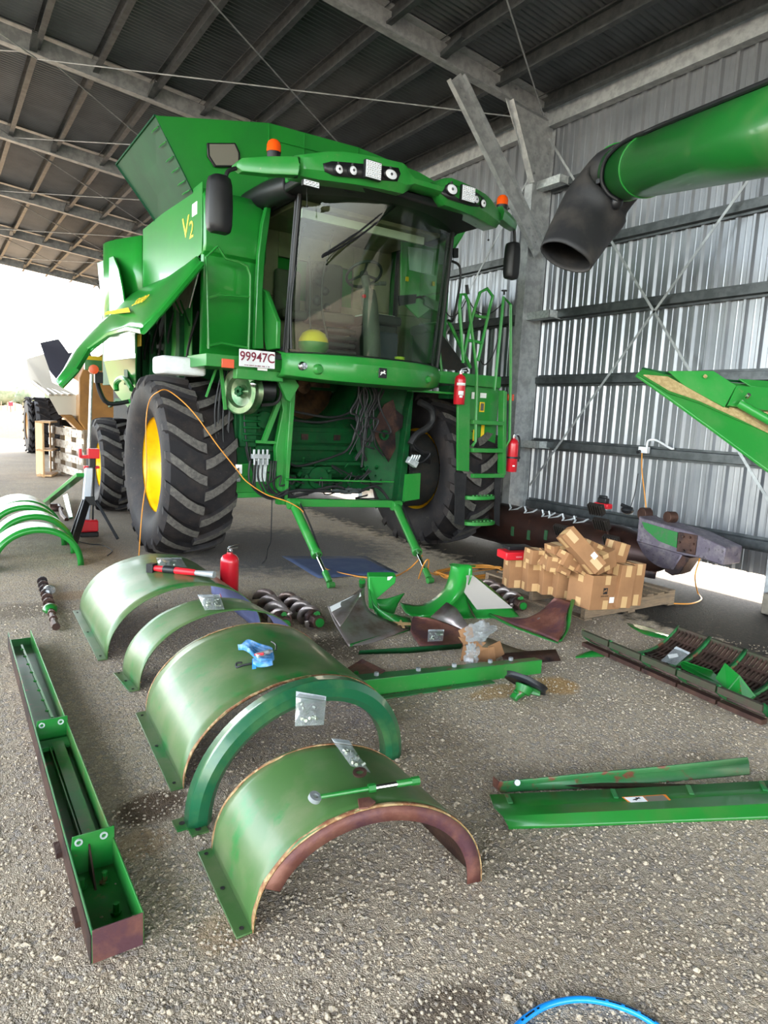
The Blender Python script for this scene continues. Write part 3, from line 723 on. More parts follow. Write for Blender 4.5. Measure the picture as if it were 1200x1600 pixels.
# cross members
for (z, d_, y) in ((1.52, .05, 7.38), (1.30, .05, 7.36), (1.12, .035, 7.1)):
    g = MB(); g.bb((3.2, y, z-d_), (4.75, y+.05, z+d_*.2)); g.build('cross_member', greenk, CB, bevel=.004)
g = MB(); g.bb((3.2, 7.36, 1.34), (4.6, 7.38, 1.47))
g.build('perforated_strip', greenk, CB)
for x in (3.35, 3.75, 4.2):
    g = MB(); g.box((x, 7.35, 1.41), (.09, .012, .07)); g.build('strip_hole', rustd, CB)
g = MB(); a, b_ = P(452, 785, 6.6), P(612, 787, 6.6); g.beam(a, b_, .08, .085); g.build('front_beam', greend, CB, bevel=.006)
g = MB(); a, b_ = P(445, 749, 6.7), P(615, 753, 6.7); g.tube([a, b_], .010, 8); g.build('cross_rod', greend, CB)
# gearbox
g = MB(); g.bb((3.55, 7.0, .78), (3.95, 7.3, 1.08)); g.cyl((3.75, 7.0, .95), (3.75, 6.95, .95), .13, 20); g.bb((3.5, 6.98, 1.0), (4.0, 7.2, 1.05))
for i in range(7): g.cyl((3.52+.07*i, 6.98, 1.02), (3.52+.07*i, 6.96, 1.02), .012, 6)
g.bb((3.3, 7.05, .8), (3.5, 7.3, .98)); g.bb((4.05, 7.0, .78), (4.5, 7.25, .92))
g.build('gearbox', greenk, CB, bevel=.012)
# scattered fittings
random.seed(4)
for i in range(40):
    g = MB()
    x, z = random.uniform(3.25, 4.6), random.uniform(.82, 1.18); y = random.uniform(6.95, 7.2)
    g.cyl((x, y, z), (x+random.uniform(-.03, .03), y-.04, z+random.uniform(-.02, .06)), random.uniform(.008, .026), 8)
    g.build('fitting', greenk, CB)
g = MB()
for x, z in ((3.86, .83), (3.92, .82), (3.98, .80), (4.04, .84), (4.1, .81), (4.16, .83)):
    g.cyl((x-.06, 6.72, z), (x+.07, 6.70, z-.004), .014, 8); g.cyl((x-.02, 6.72, z), (x+.02, 6.7, z), .019, 6)
g.build('hydraulic_coupler', galvd, CB)
hoses = [[(452, 640), (470, 645), (520, 652), (552, 640), (562, 610), (560, 560)], [(445, 655), (500, 660), (555, 655), (566, 700), (572, 720)],
         [(447, 770), (470, 766), (520, 768), (560, 769)], [(447, 760), (455, 776), (520, 760), (545, 768)], [(560, 769), (585, 760), (600, 770), (612, 790), (618, 800)],
         [(590, 612), (578, 650), (570, 690), (565, 730)], [(600, 610), (585, 640), (575, 640), (572, 610)], [(560, 605), (566, 640), (560, 668), (545, 700), (525, 712), (470, 728), (450, 722)]]
hd = [7.0, 7.05, 6.75, 6.8, 6.7, 6.9, 6.85, 6.95]
for h_, y in zip(hoses, hd):
    g = MB(); g.tube(poly(h_, Y=y), .014 if y > 6.8 else .018, 8, smooth=6); g.build('hydraulic_hose', blackr, CB)
random.seed(11)
for i in range(14):
    y = random.uniform(6.6, 6.9); x0 = 560+random.uniform(0, 40)
    g = MB(); g.tube(poly([(x0, 600), (x0+random.uniform(-12, 8), 622), (x0+random.uniform(-14, 4), 640+random.uniform(0, 18)), (x0+random.uniform(-6, 16), 652+random.uniform(0, 40)), (x0+random.uniform(-30, 14), 662+random.uniform(0, 60))], Y=y), random.uniform(.006, .014), 6, smooth=6)
    g.build('hydraulic_hose', blackr, CB)
for i in range(16):
    y = random.uniform(6.75, 7.0); g = MB(); x0 = random.uniform(430, 610); z0 = random.uniform(735, 775)
    g.tube(poly([(x0, z0), (x0+random.uniform(-18, 18), z0+random.uniform(-14, 10)), (x0+random.uniform(-30, 30), z0+random.uniform(-14, 14)), (x0+random.uniform(-44, 44), z0+random.uniform(-8, 14))], Y=y), random.uniform(.006, .012), 6, smooth=5)
    g.build('hydraulic_hose', blackr, CB)
# hydraulic lift cylinders resting on the ground
for (a, m_, f_) in (((458, 787), (498, 873), (517, 914)), ((619, 790), (657, 866), (672, 907))):
    p0 = at(*a, Y=6.55); p2 = at(*f_, Z=.03); 
    dirv = (p2-p0); L_ = dirv.length; dirv.normalize()
    pm_ = p0+dirv*L_*.66
    g = MB(); g.cyl(p0, pm_, .048, 20); g.cyl(pm_-dirv*.05, pm_, .058, 20); g.cyl(p0+V(-.06, 0, 0), p0+V(.06, 0, 0), .06, 18); lc = g.build('lift_cylinder', greend, CB, bevel=.004)
    g = MB(); g.cyl(pm_, p2-dirv*.05, .020, 16); g.build('piston_rod', chrome, lc)
    g = MB(); g.cyl(p2-dirv*.17, p2-dirv*.04, .034, 16); g.cyl(p2+V(-.035, 0, .0), p2+V(.035, 0, .0), .03, 16); g.build('rod_end', greend, lc, bevel=.003)
    g = MB(); s_ = V(.06, -.03, .02); g.tube([p0+s_, p0+dirv*.3+s_, pm_+s_*.8-dirv*.2, pm_+s_*.5], .010, 8, smooth=5); g.build('cylinder_hose', blackr, lc)
# left of the frame: pulley, gearbox, coupler, beams
q = P(380, 612, 6.72); ax = V(-.90, -.42, 0).normalized()
g = MB(); R0 = .235
g.lathe([(.03, .05), (.05, .02), (.07, 0), (.15, .02), (.17, .06), (R0-.01, .06), (R0, .07), (R0-.03, .03), (R0-.03, -.01), (R0, -.05), (R0-.02, -.06), (.1, -.04)], q, ax, 40)
pl = g.build('drive_pulley', mat('worn_green_sheave', (30, 84, 40), .25, .5, (120, 130, 104), 4), CB)
g = MB()
for k in range(6):
    a = k*pi/3; u_ = V(0, 0, 1); w_ = ax.cross(u_); p_ = q+ax*.05+(u_*cos(a)+w_*sin(a))*.035; g.cyl(p_, p_+ax*.03, .02, 8)
g.build('hub', greenk, pl)
g = MB(); p_ = P(396, 600, 6.5); g.sphere(p_, .035); g.build('work_lamp', chrome, CB)
g = MB(); g.lathe([(.06, -.07), (.11, -.06), (.11, .1), (.06, .12)], P(413, 610, 6.75), (1, -.15, 0), 24); g.build('intake_filter', black, CB)
g = MB(); g.tube(poly([(405, 596), (425, 596), (437, 606), (437, 622), (428, 631), (408, 633)], Y=6.72), .018, 8, smooth=5); g.build('hose_loop', blackr, CB)
g = MB(); g.bb((2.72, 7.0, 1.05), (3.22, 7.3, 2.05)); g.bb((2.75, 6.92, 1.3), (2.95, 7.05, 1.85)); g.bb((2.95, 6.95, 1.25), (3.2, 7.05, 1.32))
for i in range(6): g.bb((2.78, 6.88, 1.36+.07*i), (2.98, 6.95, 1.385+.07*i))
g.cyl((3.05, 7.0, 1.6), (3.05, 6.94, 1.6), .1, 20); g.build('final_drive_housing', greenk, CB, bevel=.012)
g = MB(); g.bb((2.5, 6.98, .78), (3.25, 7.2, 1.1)); g.bb((2.6, 6.92, .98), (3.2, 7.0, 1.12)); g.bb((2.5, 6.95, .74), (3.3, 7.1, .80)); g.build('axle_beam', greend, CB, bevel=.008)
g = MB(); g.cyl((2.62, 6.93, .95), (2.76, 6.93, .95), .03, 16); g.build('pin', galv, CB)
g = MB(); g.box(P(373, 733, 6.86), (.07, .01, .10)); sk_ = g.build('tag', whitel, CB)
g = MB()
q = P(407, 713, 6.7); g.box(q, (.2, .05, .05)); 
for i in range(4): g.cyl(q+V(-.08+.05*i, -.02, .02), q+V(-.08+.05*i, -.02, .075), .014, 10); g.cyl(q+V(-.08+.05*i, -.03, -.02), q+V(-.08+.05*i, -.03, -.09), .012, 10)
g.build('hydraulic_manifold', galv, CB, bevel=.003)
g = MB(); q = P(408, 735, 6.74); g.plate([q+V(-.07, 0, .12), q+V(.07, 0, .12), q+V(.05, 0, -.12), q+V(-.06, 0, -.12)], .012); g.build('manifold_plate', galvw, CB)
for i in range(9):
    g = MB(); x0 = 392+i*5+random.uniform(-2, 2); g.tube(poly([(x0, 720), (x0-2, 745), (x0+random.uniform(-5, 8), 765), (x0+20+random.uniform(-5, 12), 774+random.uniform(-4, 6)), (450, 770+random.uniform(-8, 8))], Y=6.68+.015*i), .011, 6, smooth=5); g.build('hydraulic_hose', blackr, CB)
for i in range(10):
    g = MB(); x0 = 352+random.uniform(-6, 50); g.tube(poly([(x0, 575), (x0-random.uniform(4, 12), 640), (x0-random.uniform(0, 14), 700), (x0+random.uniform(-4, 10), 745)], Y=6.9+.01*i), .009, 6, smooth=5); g.build('wiring_loom', black, CB)
for (a, b_, w_) in (((345, 575), (352, 640), .03), ((338, 575), (322, 620), .02), ((446, 600), (412, 690), .05), ((400, 690), (440, 692), .03)):
    g = MB(); g.beam(P(*a, 6.85), P(*b_, 6.85), w_, w_); g.build('brace', greend, CB)
g = MB(); g.plate([P(432, 592, 6.55), P(458, 590, 6.55), P(466, 603, 6.55), P(452, 628, 6.55), P(446, 624, 6.55)], .05); g.build('hook_bracket', greend, CB, bevel=.004)
# right of the frame
g = MB(); g.tube(poly([(655, 628), (672, 638), (676, 655), (668, 668), (650, 680), (641, 694)], Y=6.6), .042, 10, smooth=6); g.build('corrugated_hose', blackr, CB)
for i in range(9):
    g = MB(); g.tube(poly([(642, 690+2*i), (655+random.uniform(-3, 8), 705), (672, 708+2*i), (660, 722), (640, 724+2*i)], Y=6.6+.02*i), .012, 6, smooth=5); g.build('hydraulic_hose', blackr, CB)
g = MB(); q = P(644, 722, 6.5); g.box(q, (.14, .07, .08), mat=Matrix.Rotation(.5, 3, 'Y')); 
for i in range(4): g.cyl(q+V(-.05+.035*i, -.03, .02), q+V(-.03+.035*i, -.05, .09), .014, 8)
g.build('multi_coupler', galvw, CB, bevel=.006)
g = MB(); g.plate([P(628, 740, 6.8), P(650, 738, 6.8), P(648, 778, 6.8), P(624, 782, 6.8)], .2); g.build('axle_bracket', greend, CB)
g = MB(); g.bb((4.85, 6.95, .85), (5.15, 7.2, 1.25)); g.build('axle_beam', greenk, CB, bevel=.01)
g = MB(); a, b_ = P(640, 610, 6.3), P(722, 616, 6.3); g.beam(a, b_, .10, .025); g.build('step_arm', greend, CB, bevel=.003)

# ---- cab
ZB, ZT = 2.30, 3.80
def shield(u, v):
    hw = .955-.015*v
    y = 6.32-.38*(1-abs(u)**2.2)-.22*v*(1-.25*abs(u))
    return V(c+.02+u*hw, y, ZB-.02+(ZT-ZB)*v)
g = MB(); g.grid([[shield(-1+2*i/24, j/10) for i in range(25)] for j in range(11)]); g.build('windshield', glass, CB, smooth=60)
for s in (-1, 1):
    xx = c+.02+s*.965
    g = MB(); g.grid([[V(xx-s*.02*v_-s*.02*(1-abs(t-.5)*2), 6.36+.86*t-.16*v_*(1-t), ZB+.02+(ZT-.06-ZB)*v_) for t in (0, .25, .5, .75, 1)] for v_ in (0, .25, .5, .75, 1)]); g.build('door_glass', glass, CB, smooth=60)
    g = MB(); f0, f1 = shield(s, 0), shield(s, 1)
    g.tube([f0, shield(s, .3)+V(s*.006, 0, 0), shield(s, .7)+V(s*.006, 0, 0), f1], .026, 8); g.tube([f0+V(0, .07, 0), f1+V(0, .07, 0)], .018, 8)
    g.build('front_pillar', black, CB)
    g = MB(); g.tube([(xx, 7.25, ZB), (xx, 7.22, ZT)], .04, 8); g.build('rear_pillar', black, CB)
    g = MB(); g.tube([V(xx, 6.4, ZB+.02), V(xx, 7.2, ZB+.02)], .03, 8); g.tube([V(xx, 6.2, ZT-.04), V(xx, 7.2, ZT-.04)], .03, 8); g.build('door_frame', black, CB)
g = MB(); g.tube([shield(-1+2*i/24, 0)+V(0, .01, -.01) for i in range(25)], .034, 8); g.build('windshield_seal', black, CB)
g = MB(); g.prism([(3.02, 6.4, ZB-.04), (3.35, 6.1, ZB-.04), (3.95, 6.0, ZB-.04), (4.55, 6.1, ZB-.04), (4.88, 6.4, ZB-.04), (4.88, 7.4, ZB-.04), (3.02, 7.4, ZB-.04)], (0, 0, .05)); g.build('cab_floor', greyd, CB)
g = MB(); g.bb((3.02, 7.36, ZB), (4.9, 7.40, 3.0)); g.bb((3.02, 7.36, 3.0), (3.35, 7.40, 3.8)); g.bb((4.35, 7.36, 3.0), (4.9, 7.40, 3.8)); g.bb((3.35, 7.36, 3.45), (4.35, 7.40, 3.8)); g.build('cab_rear_wall', headl, CB, bevel=.01)
g = MB(); g.bb((3.06, 6.3, 3.72), (4.84, 7.38, 3.80)); g.build('headliner', headl, CB, bevel=.01)
# seat, console, steering
g = MB(); g.bb((3.66, 6.95, 2.74), (4.16, 7.35, 2.86)); sx = g.build('seat', cloth, CB, bevel=.04, seg=4)
g = MB(); g.bb((3.68, 7.22, 2.86), (4.14, 7.34, 3.45)); g.build('backrest', cloth, CB, bevel=.05, seg=4)
g = MB(); g.bb((3.28, 7.05, 2.74), (3.6, 7.33, 2.84)); g.bb((3.28, 7.25, 2.84), (3.6, 7.34, 3.3)); g.build('instructor_seat', cloth, CB, bevel=.04, seg=4)
g = MB()
for i in range(4): g.box((3.9, 7.0, 2.40+.08*i), (.42-.03*(i % 2), .4, .05))
g.build('seat_suspension', greyd, CB, bevel=.02, seg=3)
p0, p1 = P(582, 553, 6.45), P(573, 425, 6.62)
g = MB(); g.tube([V(p0.x, 6.45, 2.3), V(p0.x-.01, 6.47, 2.6), V(p0.x-.03, 6.50, 2.9), V(p0.x-.04, 6.54, 3.05)], [.10, .085], 16, smooth=3); g.tube([V(p0.x-.04, 6.54, 3.05), V(p0.x-.05, 6.6, 3.22)], .05, 12)
g.tube([V(p0.x, 6.56, 3.14), V(p0.x+.14, 6.56, 3.17)], .014, 8); g.cyl(V(p0.x+.12, 6.56, 3.17), V(p0.x+.2, 6.56, 3.18), .022, 10)
g.build('steering_column', grey, CB)
g = MB(); o_ = V(p0.x-.05, 6.62, 3.25); axn = V(0, .55, .85).normalized()
g.tube([o_+(V(1, 0, 0)*cos(a)+axn.cross(V(1, 0, 0))*sin(a))*.2 for a in [2*pi*i/28 for i in range(29)]], .016, 8, cap=False)
for a in (.2, 2.3, 4.4): g.tube([o_, o_+(V(1, 0, 0)*cos(a)+axn.cross(V(1, 0, 0))*sin(a))*.2], .014, 6)
g.cyl(o_-axn*.03, o_+axn*.02, .045, 16); g.build('steering_wheel', greyd, CB)
g = MB(); g.cyl(P(568, 463, 6.42), P(568, 463, 6.42)+V(0, -.02, 0), .02, 12); g.build('hazard_knob', redp, CB)
g = MB(); g.bb((4.22, 6.65, 2.75), (4.62, 7.3, 2.86)); g.bb((4.25, 6.72, 2.30), (4.60, 7.25, 2.76)); g.build('console', greyd, CB, bevel=.03, seg=3)
g = MB(); g.bb((4.24, 6.75, 2.86), (4.58, 7.1, 2.875)); g.build('console_tray', whitel, CB)
g = MB(); g.bb((4.28, 6.6, 2.33), (4.54, 6.9, 2.66)); g.build('cooler_box', mat('slate_plastic', (62, 66, 78), .5), CB, bevel=.02)
g = MB(); q = P(480, 500, 6.45)
for (px, py, rr_) in ((503, 418, .07), (499, 440, .055), (508, 455, .05), (496, 470, .06), (511, 480, .045)): g.sphere(P(px, py, 6.9), rr_, 10, 6)
g.tube(poly([(520, 360), (512, 400), (505, 430), (503, 480), (512, 530)], Y=6.75), .012, 6, smooth=4); g.tube(poly([(483, 400), (485, 450), (484, 500), (490, 540)], Y=6.7), .010, 6, smooth=4)
g.build('control_levers', greyd, CB)
g = MB(); g.plate([P(486, 420, 6.95), P(505, 418, 6.95), P(506, 438, 6.95), P(487, 440, 6.95)], .03); g.build('monitor', greyd, CB, bevel=.01)
g = MB(); g.tube(poly([(624, 470), (650, 465), (700, 455)], Y=6.7), .014, 6); g.plate([P(622, 462, 6.7), P(650, 460, 6.7), P(648, 474, 6.7), P(624, 478, 6.7)], .03); g.build('arm_rest_bracket', black, CB)
g = MB(); p_ = P(663, 372, 6.62); 

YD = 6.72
g.plate([P(626, 362, YD), P(640, 358, YD), P(686, 368, YD), P(688, 376, YD), P(680, 530, YD), P(655, 500, YD), P(625, 470, YD)], .02); sdp = g.build('added_green_panel', greend, CB, bevel=.01)  # green panel added inside the cab for the green seen in the right glass
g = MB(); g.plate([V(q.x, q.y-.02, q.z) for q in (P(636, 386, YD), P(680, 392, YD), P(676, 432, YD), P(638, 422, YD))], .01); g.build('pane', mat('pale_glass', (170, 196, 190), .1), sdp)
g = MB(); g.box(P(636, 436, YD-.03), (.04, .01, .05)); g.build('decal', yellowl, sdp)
g = MB(); g.bb((3.1, 6.28, 3.60), (4.6, 6.32, 3.68)); g.build('sun_visor', mat('pale_visor', (200, 198, 188), .6), CB)
# bumper below the windshield
def bump(u, k):
    y = 6.32-.42*(1-abs(u)**2.4); lo = 2.0+.05*abs(u)**3; hi = 2.275
    rows = [(hi+.03, .12), (hi, .0), (hi-.07, -.035), (lo+.09, -.03), (lo+.03, .0), (lo, .10)]
    z, dy = rows[k]; return V(c+u*1.0, y+dy, z)
g = MB(); g.grid([[bump(-1+2*i/28, k) for i in range(29)] for k in range(6)]); bp_ = g.build('cab_apron', greend, CB, solid=.012, smooth=28)
g = MB(); q = P(597, 583, 5.87); yy = q.y-.0
def bfront(px, py, off=.0):
    for it in range(200):
        y = 6.4-it*.004; p = at(px, py, Y=y); u = (p.x-c)/1.0
        if abs(u) < 1 and y <= bump(u, 2).y: return p+V(0, -off, 0)
    return at(px, py, Y=5.9)
q = bfront(597, 583, .012); g.box(q, (.10, .012, .10)); em = g.build('emblem', black, bp_, bevel=.012, seg=3)
g = MB(); g.lathe([(.056, 0), (.062, 0), (.062, .012), (.056, .012)], q+V(0, -.0, 0), (0, 1, 0), 4, closed=True, a0=pi/4, a1=pi/4+2*pi); 
deer = [(-.036, -.002), (-.02, .012), (-.006, .010), (.008, .016), (.006, .028), (.014, .030), (.016, .022), (.026, .020), (.022, .012), (.018, .004), (.034, -.006), (.026, -.010), (.010, -.004), (-.006, -.004), (-.016, -.010), (-.030, -.024), (-.034, -.018), (-.022, -.006)]
g2 = MB(); g2.prism([(q.x+a, q.y-.009, q.z+b_) for a, b_ in deer], (0, .004, 0)); g2.build('leaping_deer', whitel, em)
for (px, py, r_, m_, nm) in ((474, 572, .045, chrome, 'apron_lamp'), (498, 577, .05, greend, 'apron_boss'), (668, 593, .04, greend, 'apron_boss')):
    q = bfront(px, py, .0); g = MB(); g.lathe([(0, -.03), (r_*.7, -.028), (r_, -.01), (r_*1.1, .02)], q, (0, 1, 0), 24); g.build(nm, m_, bp_)
# roof: front fascia with two lamp pods, dip in the middle
def fas(u):
    a = abs(u)
    y = 5.34+.30*a**2.2
    zt = 4.00 if .22 < a < .75 else (3.885 if a <= .14 else (3.885+(a-.14)/.08*.115 if a <= .22 else 4.00-(a-.75)/.25*.07))
    zb = 3.745 if a > .2 else 3.745+(.07 if a < .14 else .07*(.2-a)/.06)
    if a > .85: zb += (a-.85)/.15*.02
    return y, zt+.0, zb
us = [-1, -.95, -.9, -.85, -.8, -.7, -.6, -.5, -.4, -.3, -.24, -.21, -.17, -.14, -.08, 0, .08, .14, .17, .21, .24, .3, .4, .5, .6, .7, .8, .85, .9, .95, 1]
g = MB(); rows = []
for u in us:
    y, zt_, zb_ = fas(u); x = c+1.18*u
    h_ = zt_-zb_
    rows.append([(x, y+.5, zt_+.03), (x, y+.1, zt_), (x, y+.02, zt_-.02), (x, y, zt_-h_*.25), (x, y+.0, zb_+h_*.25), (x, y+.05, zb_), (x, y+.25, zb_+.01)])
g.grid(rows); rf = g.build('cab_roof', greend, CB, solid=.015, smooth=30)
g = MB(); g.prism([(2.85, 5.8, 3.86), (3.4, 5.55, 3.9), (4.4, 5.55, 3.9), (5.0, 5.8, 3.86), (4.96, 7.4, 3.98), (2.9, 7.4, 3.98)], (0, 0, .12)); g.build('roof_shell', green, CB, bevel=.03, seg=3)
g = MB(); g.prism([(2.85, 5.85, 3.80), (3.3, 5.5, 3.78), (4.5, 5.5, 3.78), (5.0, 5.85, 3.80), (4.96, 7.4, 3.82), (2.9, 7.4, 3.82)], (0, 0, .08))
g.tube([(2.96, 6.2, 3.84), (2.88, 6.6, 3.84), (2.86, 7.2, 3.84)], .12, 12)
g.tube([(4.90, 6.2, 3.84), (4.98, 6.6, 3.84), (4.98, 7.2, 3.84)], .12, 12)
g.build('roof_underside', black, CB, bevel=.02)
# lamp recesses and lamps
def ff(px, py, off=0):
    for it in range(150):
        y = 6.0-it*.006; p = at(px, py, Y=y); u = (p.x-c)/1.18
        if abs(u) <= 1 and y <= fas(u)[0]: return V(p.x, p.y-off, p.z)
    return at(px, py, Y=5.7)
for quad in (((504, 256), (520, 252), (622, 262), (625, 272), (620, 284), (580, 280), (522, 275), (507, 268)), ((689, 302), (700, 286), (742, 300), (756, 310), (758, 322), (742, 324), (700, 311))):
    g = MB(); pts = [ff(*q, .006) for q in quad]; n_ = len(pts); cen = sum(pts, V(0, 0, 0))/n_
    us_ = resample(pts[:n_//2+1], 8), None
    # follow the curved fascia with a fan of strips
    topn = [q for q in quad[:n_//2]]; botn = [q for q in quad[n_//2:]][::-1]
    def lerp2(l, t):
        f_ = t*(len(l)-1); i = min(int(f_), len(l)-2); k = f_-i; return (l[i][0]*(1-k)+l[i+1][0]*k, l[i][1]*(1-k)+l[i+1][1]*k)
    R1 = [ff(*lerp2(topn, t/10), .004) for t in range(11)]; R2 = [ff(*lerp2(botn, t/10), .004) for t in range(11)]
    g.grid([R1, R2]); g.build('lamp_recess', black, rf, solid=.012, smooth=60)
def lamp_round(px, py, r_, sx_=1):
    q = ff(px, py, .02); g = MB()
    g.lathe([(r_*1.12, .04), (r_*1.15, -.01), (r_, -.02), (r_, -.012)], q, (0, 1, 0), 24)
    if sx_ != 1:
        for i, v in enumerate(g.v): g.v[i] = V(q.x+(v.x-q.x)*sx_, v.y, v.z)
    o = g.build('work_lamp', black, rf)
    g = MB(); g.lathe([(0, -.022), (r_*.5, -.02), (r_, -.012)], q, (0, 1, 0), 24)
    if sx_ != 1:
        for i, v in enumerate(g.v): g.v[i] = V(q.x+(v.x-q.x)*sx_, v.y, v.z)
    g.build('lens', led, o)
    g = MB(); g.lathe([(0, -.026), (r_*.3, -.025), (r_*.32, -.02)], q, (0, 1, 0), 16); g.build('reflector', chrome, o)
    g = MB(); g.cyl(q+V(0, .0, r_*1.1), q+V(0, 0, r_*1.6), .012, 8); g.build('bracket', black, o)
for a in ((527, 266, .038), (549, 268, .038), (608, 274, .042, 1.5), (703, 297, .045, 1.4), (741, 313, .035), (752, 319, .036)): lamp_round(*a)
def led_panel(px, py, w_, h_, nx, nz, tilt=0, par=None, base=None):
    q = base if base is not None else ff(px, py, .03); par = par or rf
    g = MB(); g.box(q, (w_, .04, h_)); o = g.build('led_lamp', black, par, bevel=.004)
    g = MB(); g.box(q+V(0, -.021, 0), (w_*.93, .004, h_*.9)); g.build('lens', led, o)
    g = MB()
    for i in range(nx):
        for j in range(nz):
            p_ = q+V(-w_*.45+w_*.9*(i+.5)/nx, -.024, -h_*.43+h_*.86*(j+.5)/nz)
            g.lathe([(0, .006), (w_/nx*.18, .004), (w_/nx*.40, -.003)], p_, (0, 1, 0), 8)
    g.build('diode', chrome, o)
led_panel(579, 268, .17, .155, 6, 4); led_panel(727, 305, .17, .15, 6, 4)
led_panel(0, 0, .16, .05, 4, 1, base=at(485, 288, Y=5.62), par=CB); led_panel(0, 0, .14, .06, 4, 1, base=at(751, 347, Y=5.68), par=CB)
# handles under the roof
for pts in (((532, 288), (545, 298), (600, 302), (604, 296)), ((673, 312), (690, 328), (716, 336), (721, 331))):
    g = MB(); g.tube(poly(pts, Y=5.72), .014, 8, smooth=4); g.build('roof_handle', black, CB)
# wiper
g = MB(); g.tube(poly([(636, 304), (602, 336), (560, 370), (503, 402)], Y=5.80), .010, 6, smooth=4); g.tube(poly([(630, 303), (598, 332), (556, 366), (503, 400)], Y=5.78), .008, 6, smooth=4)
wi = g.build('wiper_arm', black, CB)
g = MB(); g.tube(poly([(504, 398), (520, 388), (560, 362), (600, 330)], Y=5.84), .006, 6); g.build('wiper_blade', blackr, wi)
g = MB(); g.cyl(P(633, 304, 5.84), P(633, 300, 5.7), .04, 12); g.build('wiper_motor', black, wi)
# arms with mirrors, beacons
def arm(tip, root, wid, side):
    a, b_ = V(tip), V(root); rows = []
    for t, k in ((0, .25), (.08, .7), (.5, .95), (1, 1)):
        q = a.lerp(b_, t); h_ = wid*k
        rows.append([q+V(0, -.05*k, -h_*.5), q+V(0, -.07*k, 0), q+V(0, -.03, h_*.45), q+V(0, .10, h_*.5), q+V(0, .12, -.0), q+V(0, .06, -h_*.5)])
    g = MB(); g.grid(rows, closed=True); g.add(rows[0], [tuple(range(6))]); g.add(rows[-1], [tuple(range(6))])
    return g.build('mirror_arm', greend, CB, bevel=.004)
a, b_ = at(369, 258, Y=5.95), at(462, 260, Y=5.66); arm(a, b_, .165, -1)
g = MB(); g.tube([b_+V(.0, .03, -.08), b_+V(.0, .03, .08)], .035, 10); g.build('arm_hinge', black, CB)
a2, b2 = at(805, 354, Y=5.95), at(781, 333, Y=5.66); arm(a2, b2, .15, 1)
for pts, mp_, w_, h_ in (([(369, 263), (356, 268), (352, 284), (353, 290)], (343, 320), .20, .40), ([(803, 358), (804, 366), (804, 380)], (800, 408), .20, .40)):
    g = MB(); g.tube(poly(pts, Y=5.95), .018, 8, smooth=4); st = g.build('mirror_bracket', black, CB)
    q = at(*mp_, Y=5.95); g = MB()
    hh = .235 if mp_[0] < 500 else .20; ww = .12 if mp_[0] < 500 else .10
    rows = []
    for k, (dz, s_) in enumerate(((-1, .62), (-.93, .86), (-.7, .97), (0, 1), (.7, .93), (.93, .8), (1, .55))):
        rows.append([q+V(ww*s_*x_, y_*(.5+.5*s_), hh*dz) for x_, y_ in ((-1, .02), (-.9, -.04), (-.5, -.075), (.5, -.075), (.9, -.04), (1, .02), (.9, .05), (-.9, .05))])
    g.grid(rows, closed=True); g.add(rows[0], [tuple(range(8))]); g.add(rows[-1], [tuple(range(8))])
    g.build('mirror_housing', black, st, bevel=.008, smooth=45)
for (px, py) in ((428, 231), (785, 315)):
    q = at(px, py, Y=5.85); g = MB(); g.cyl(q+V(0, 0, -.11), q+V(0, 0, -.035), .06, 24); be = g.build('beacon', black, CB, bevel=.004)
    g = MB(); g.lathe([(.064, -.04), (.064, .015), (.056, .042), (.036, .062), (0, .068)], q, (0, 0, 1), 24); g.build('beacon_lens', orange, be)
for pts in (((480, 285), (479, 300), (480, 322)), ((763, 345), (763, 375))):
    g = MB(); g.tube(poly(pts, Y=5.9), .003, 5); e_ = at(*pts[-1], Y=5.9); g.sphere(e_, .012, 8, 6); g.build('cord_pull', black, CB)
# door handle bars at the left
g = MB(); g.tube(poly([(467, 345), (460, 370), (452, 470), (450, 545)], Y=6.25), .010, 6, smooth=3); g.tube(poly([(476, 350), (468, 380), (455, 470), (455, 545)], Y=6.22), .014, 6, smooth=3); g.build('door_grip', black, CB)
# right-hand small mirror and cable
g = MB(); g.plate([at(708, 388, Y=6.4), at(715, 388, Y=6.4), at(715, 403, Y=6.4), at(708, 403, Y=6.4)], .03); g.tube(poly([(706, 408), (718, 416), (719, 440), (714, 470), (708, 500), (700, 500)], Y=6.4), .014, 6, smooth=4); g.build('side_hose', black, CB)
g = MB(); g.prism([(4.98, 6.5, 2.3), (5.1, 6.5, 2.3), (5.55, 6.5, 2.3), (5.5, 6.5, 2.35), (4.98, 6.5, 2.8)], (0, .02, 0)); g.build('inner_cover', darkcav, CB)
g = MB(); g.tube(poly([(700, 500), (722, 545), (735, 575)], Y=6.45), .022, 6); g.tube(poly([(685, 540), (690, 580)], Y=6.45), .02, 6); g.build('brace', greend, CB)

# ---- right-hand ladder
YL = 6.22
g = MB(); a, b_ = P(682, 588, 6.45), P(792, 600, 6.3); g.bb((a.x-.1, 6.3, 2.12), (5.92, 7.2, 2.26)); g.build('walkway', greend, CB, bevel=.006)
lad = MB(); lad.plate([P(714, 605, YL), P(734, 605, YL), P(732, 737, YL), P(714, 735, YL)], .03); 
lad.bb((P(735, 700, YL).x, YL+.16, 1.05), (P(787, 700, YL).x, YL+.18, 2.12)); lad.plate([P(783, 610, YL), P(788, 612, YL), P(786, 742, YL), P(781, 742, YL)], .10)
LD = lad.build('ladder', greend, CB, bevel=.004)
for (y0, dz) in ((656, 0), (700, 0), (740, 0)):
    a, b_ = P(736, y0, YL), P(784, y0+2, YL); g = MB(); g.bb((a.x, YL-.05, a.z-.05), (b_.x, YL+.16, a.z-.0)); g.build('step', greend, LD, bevel=.004)
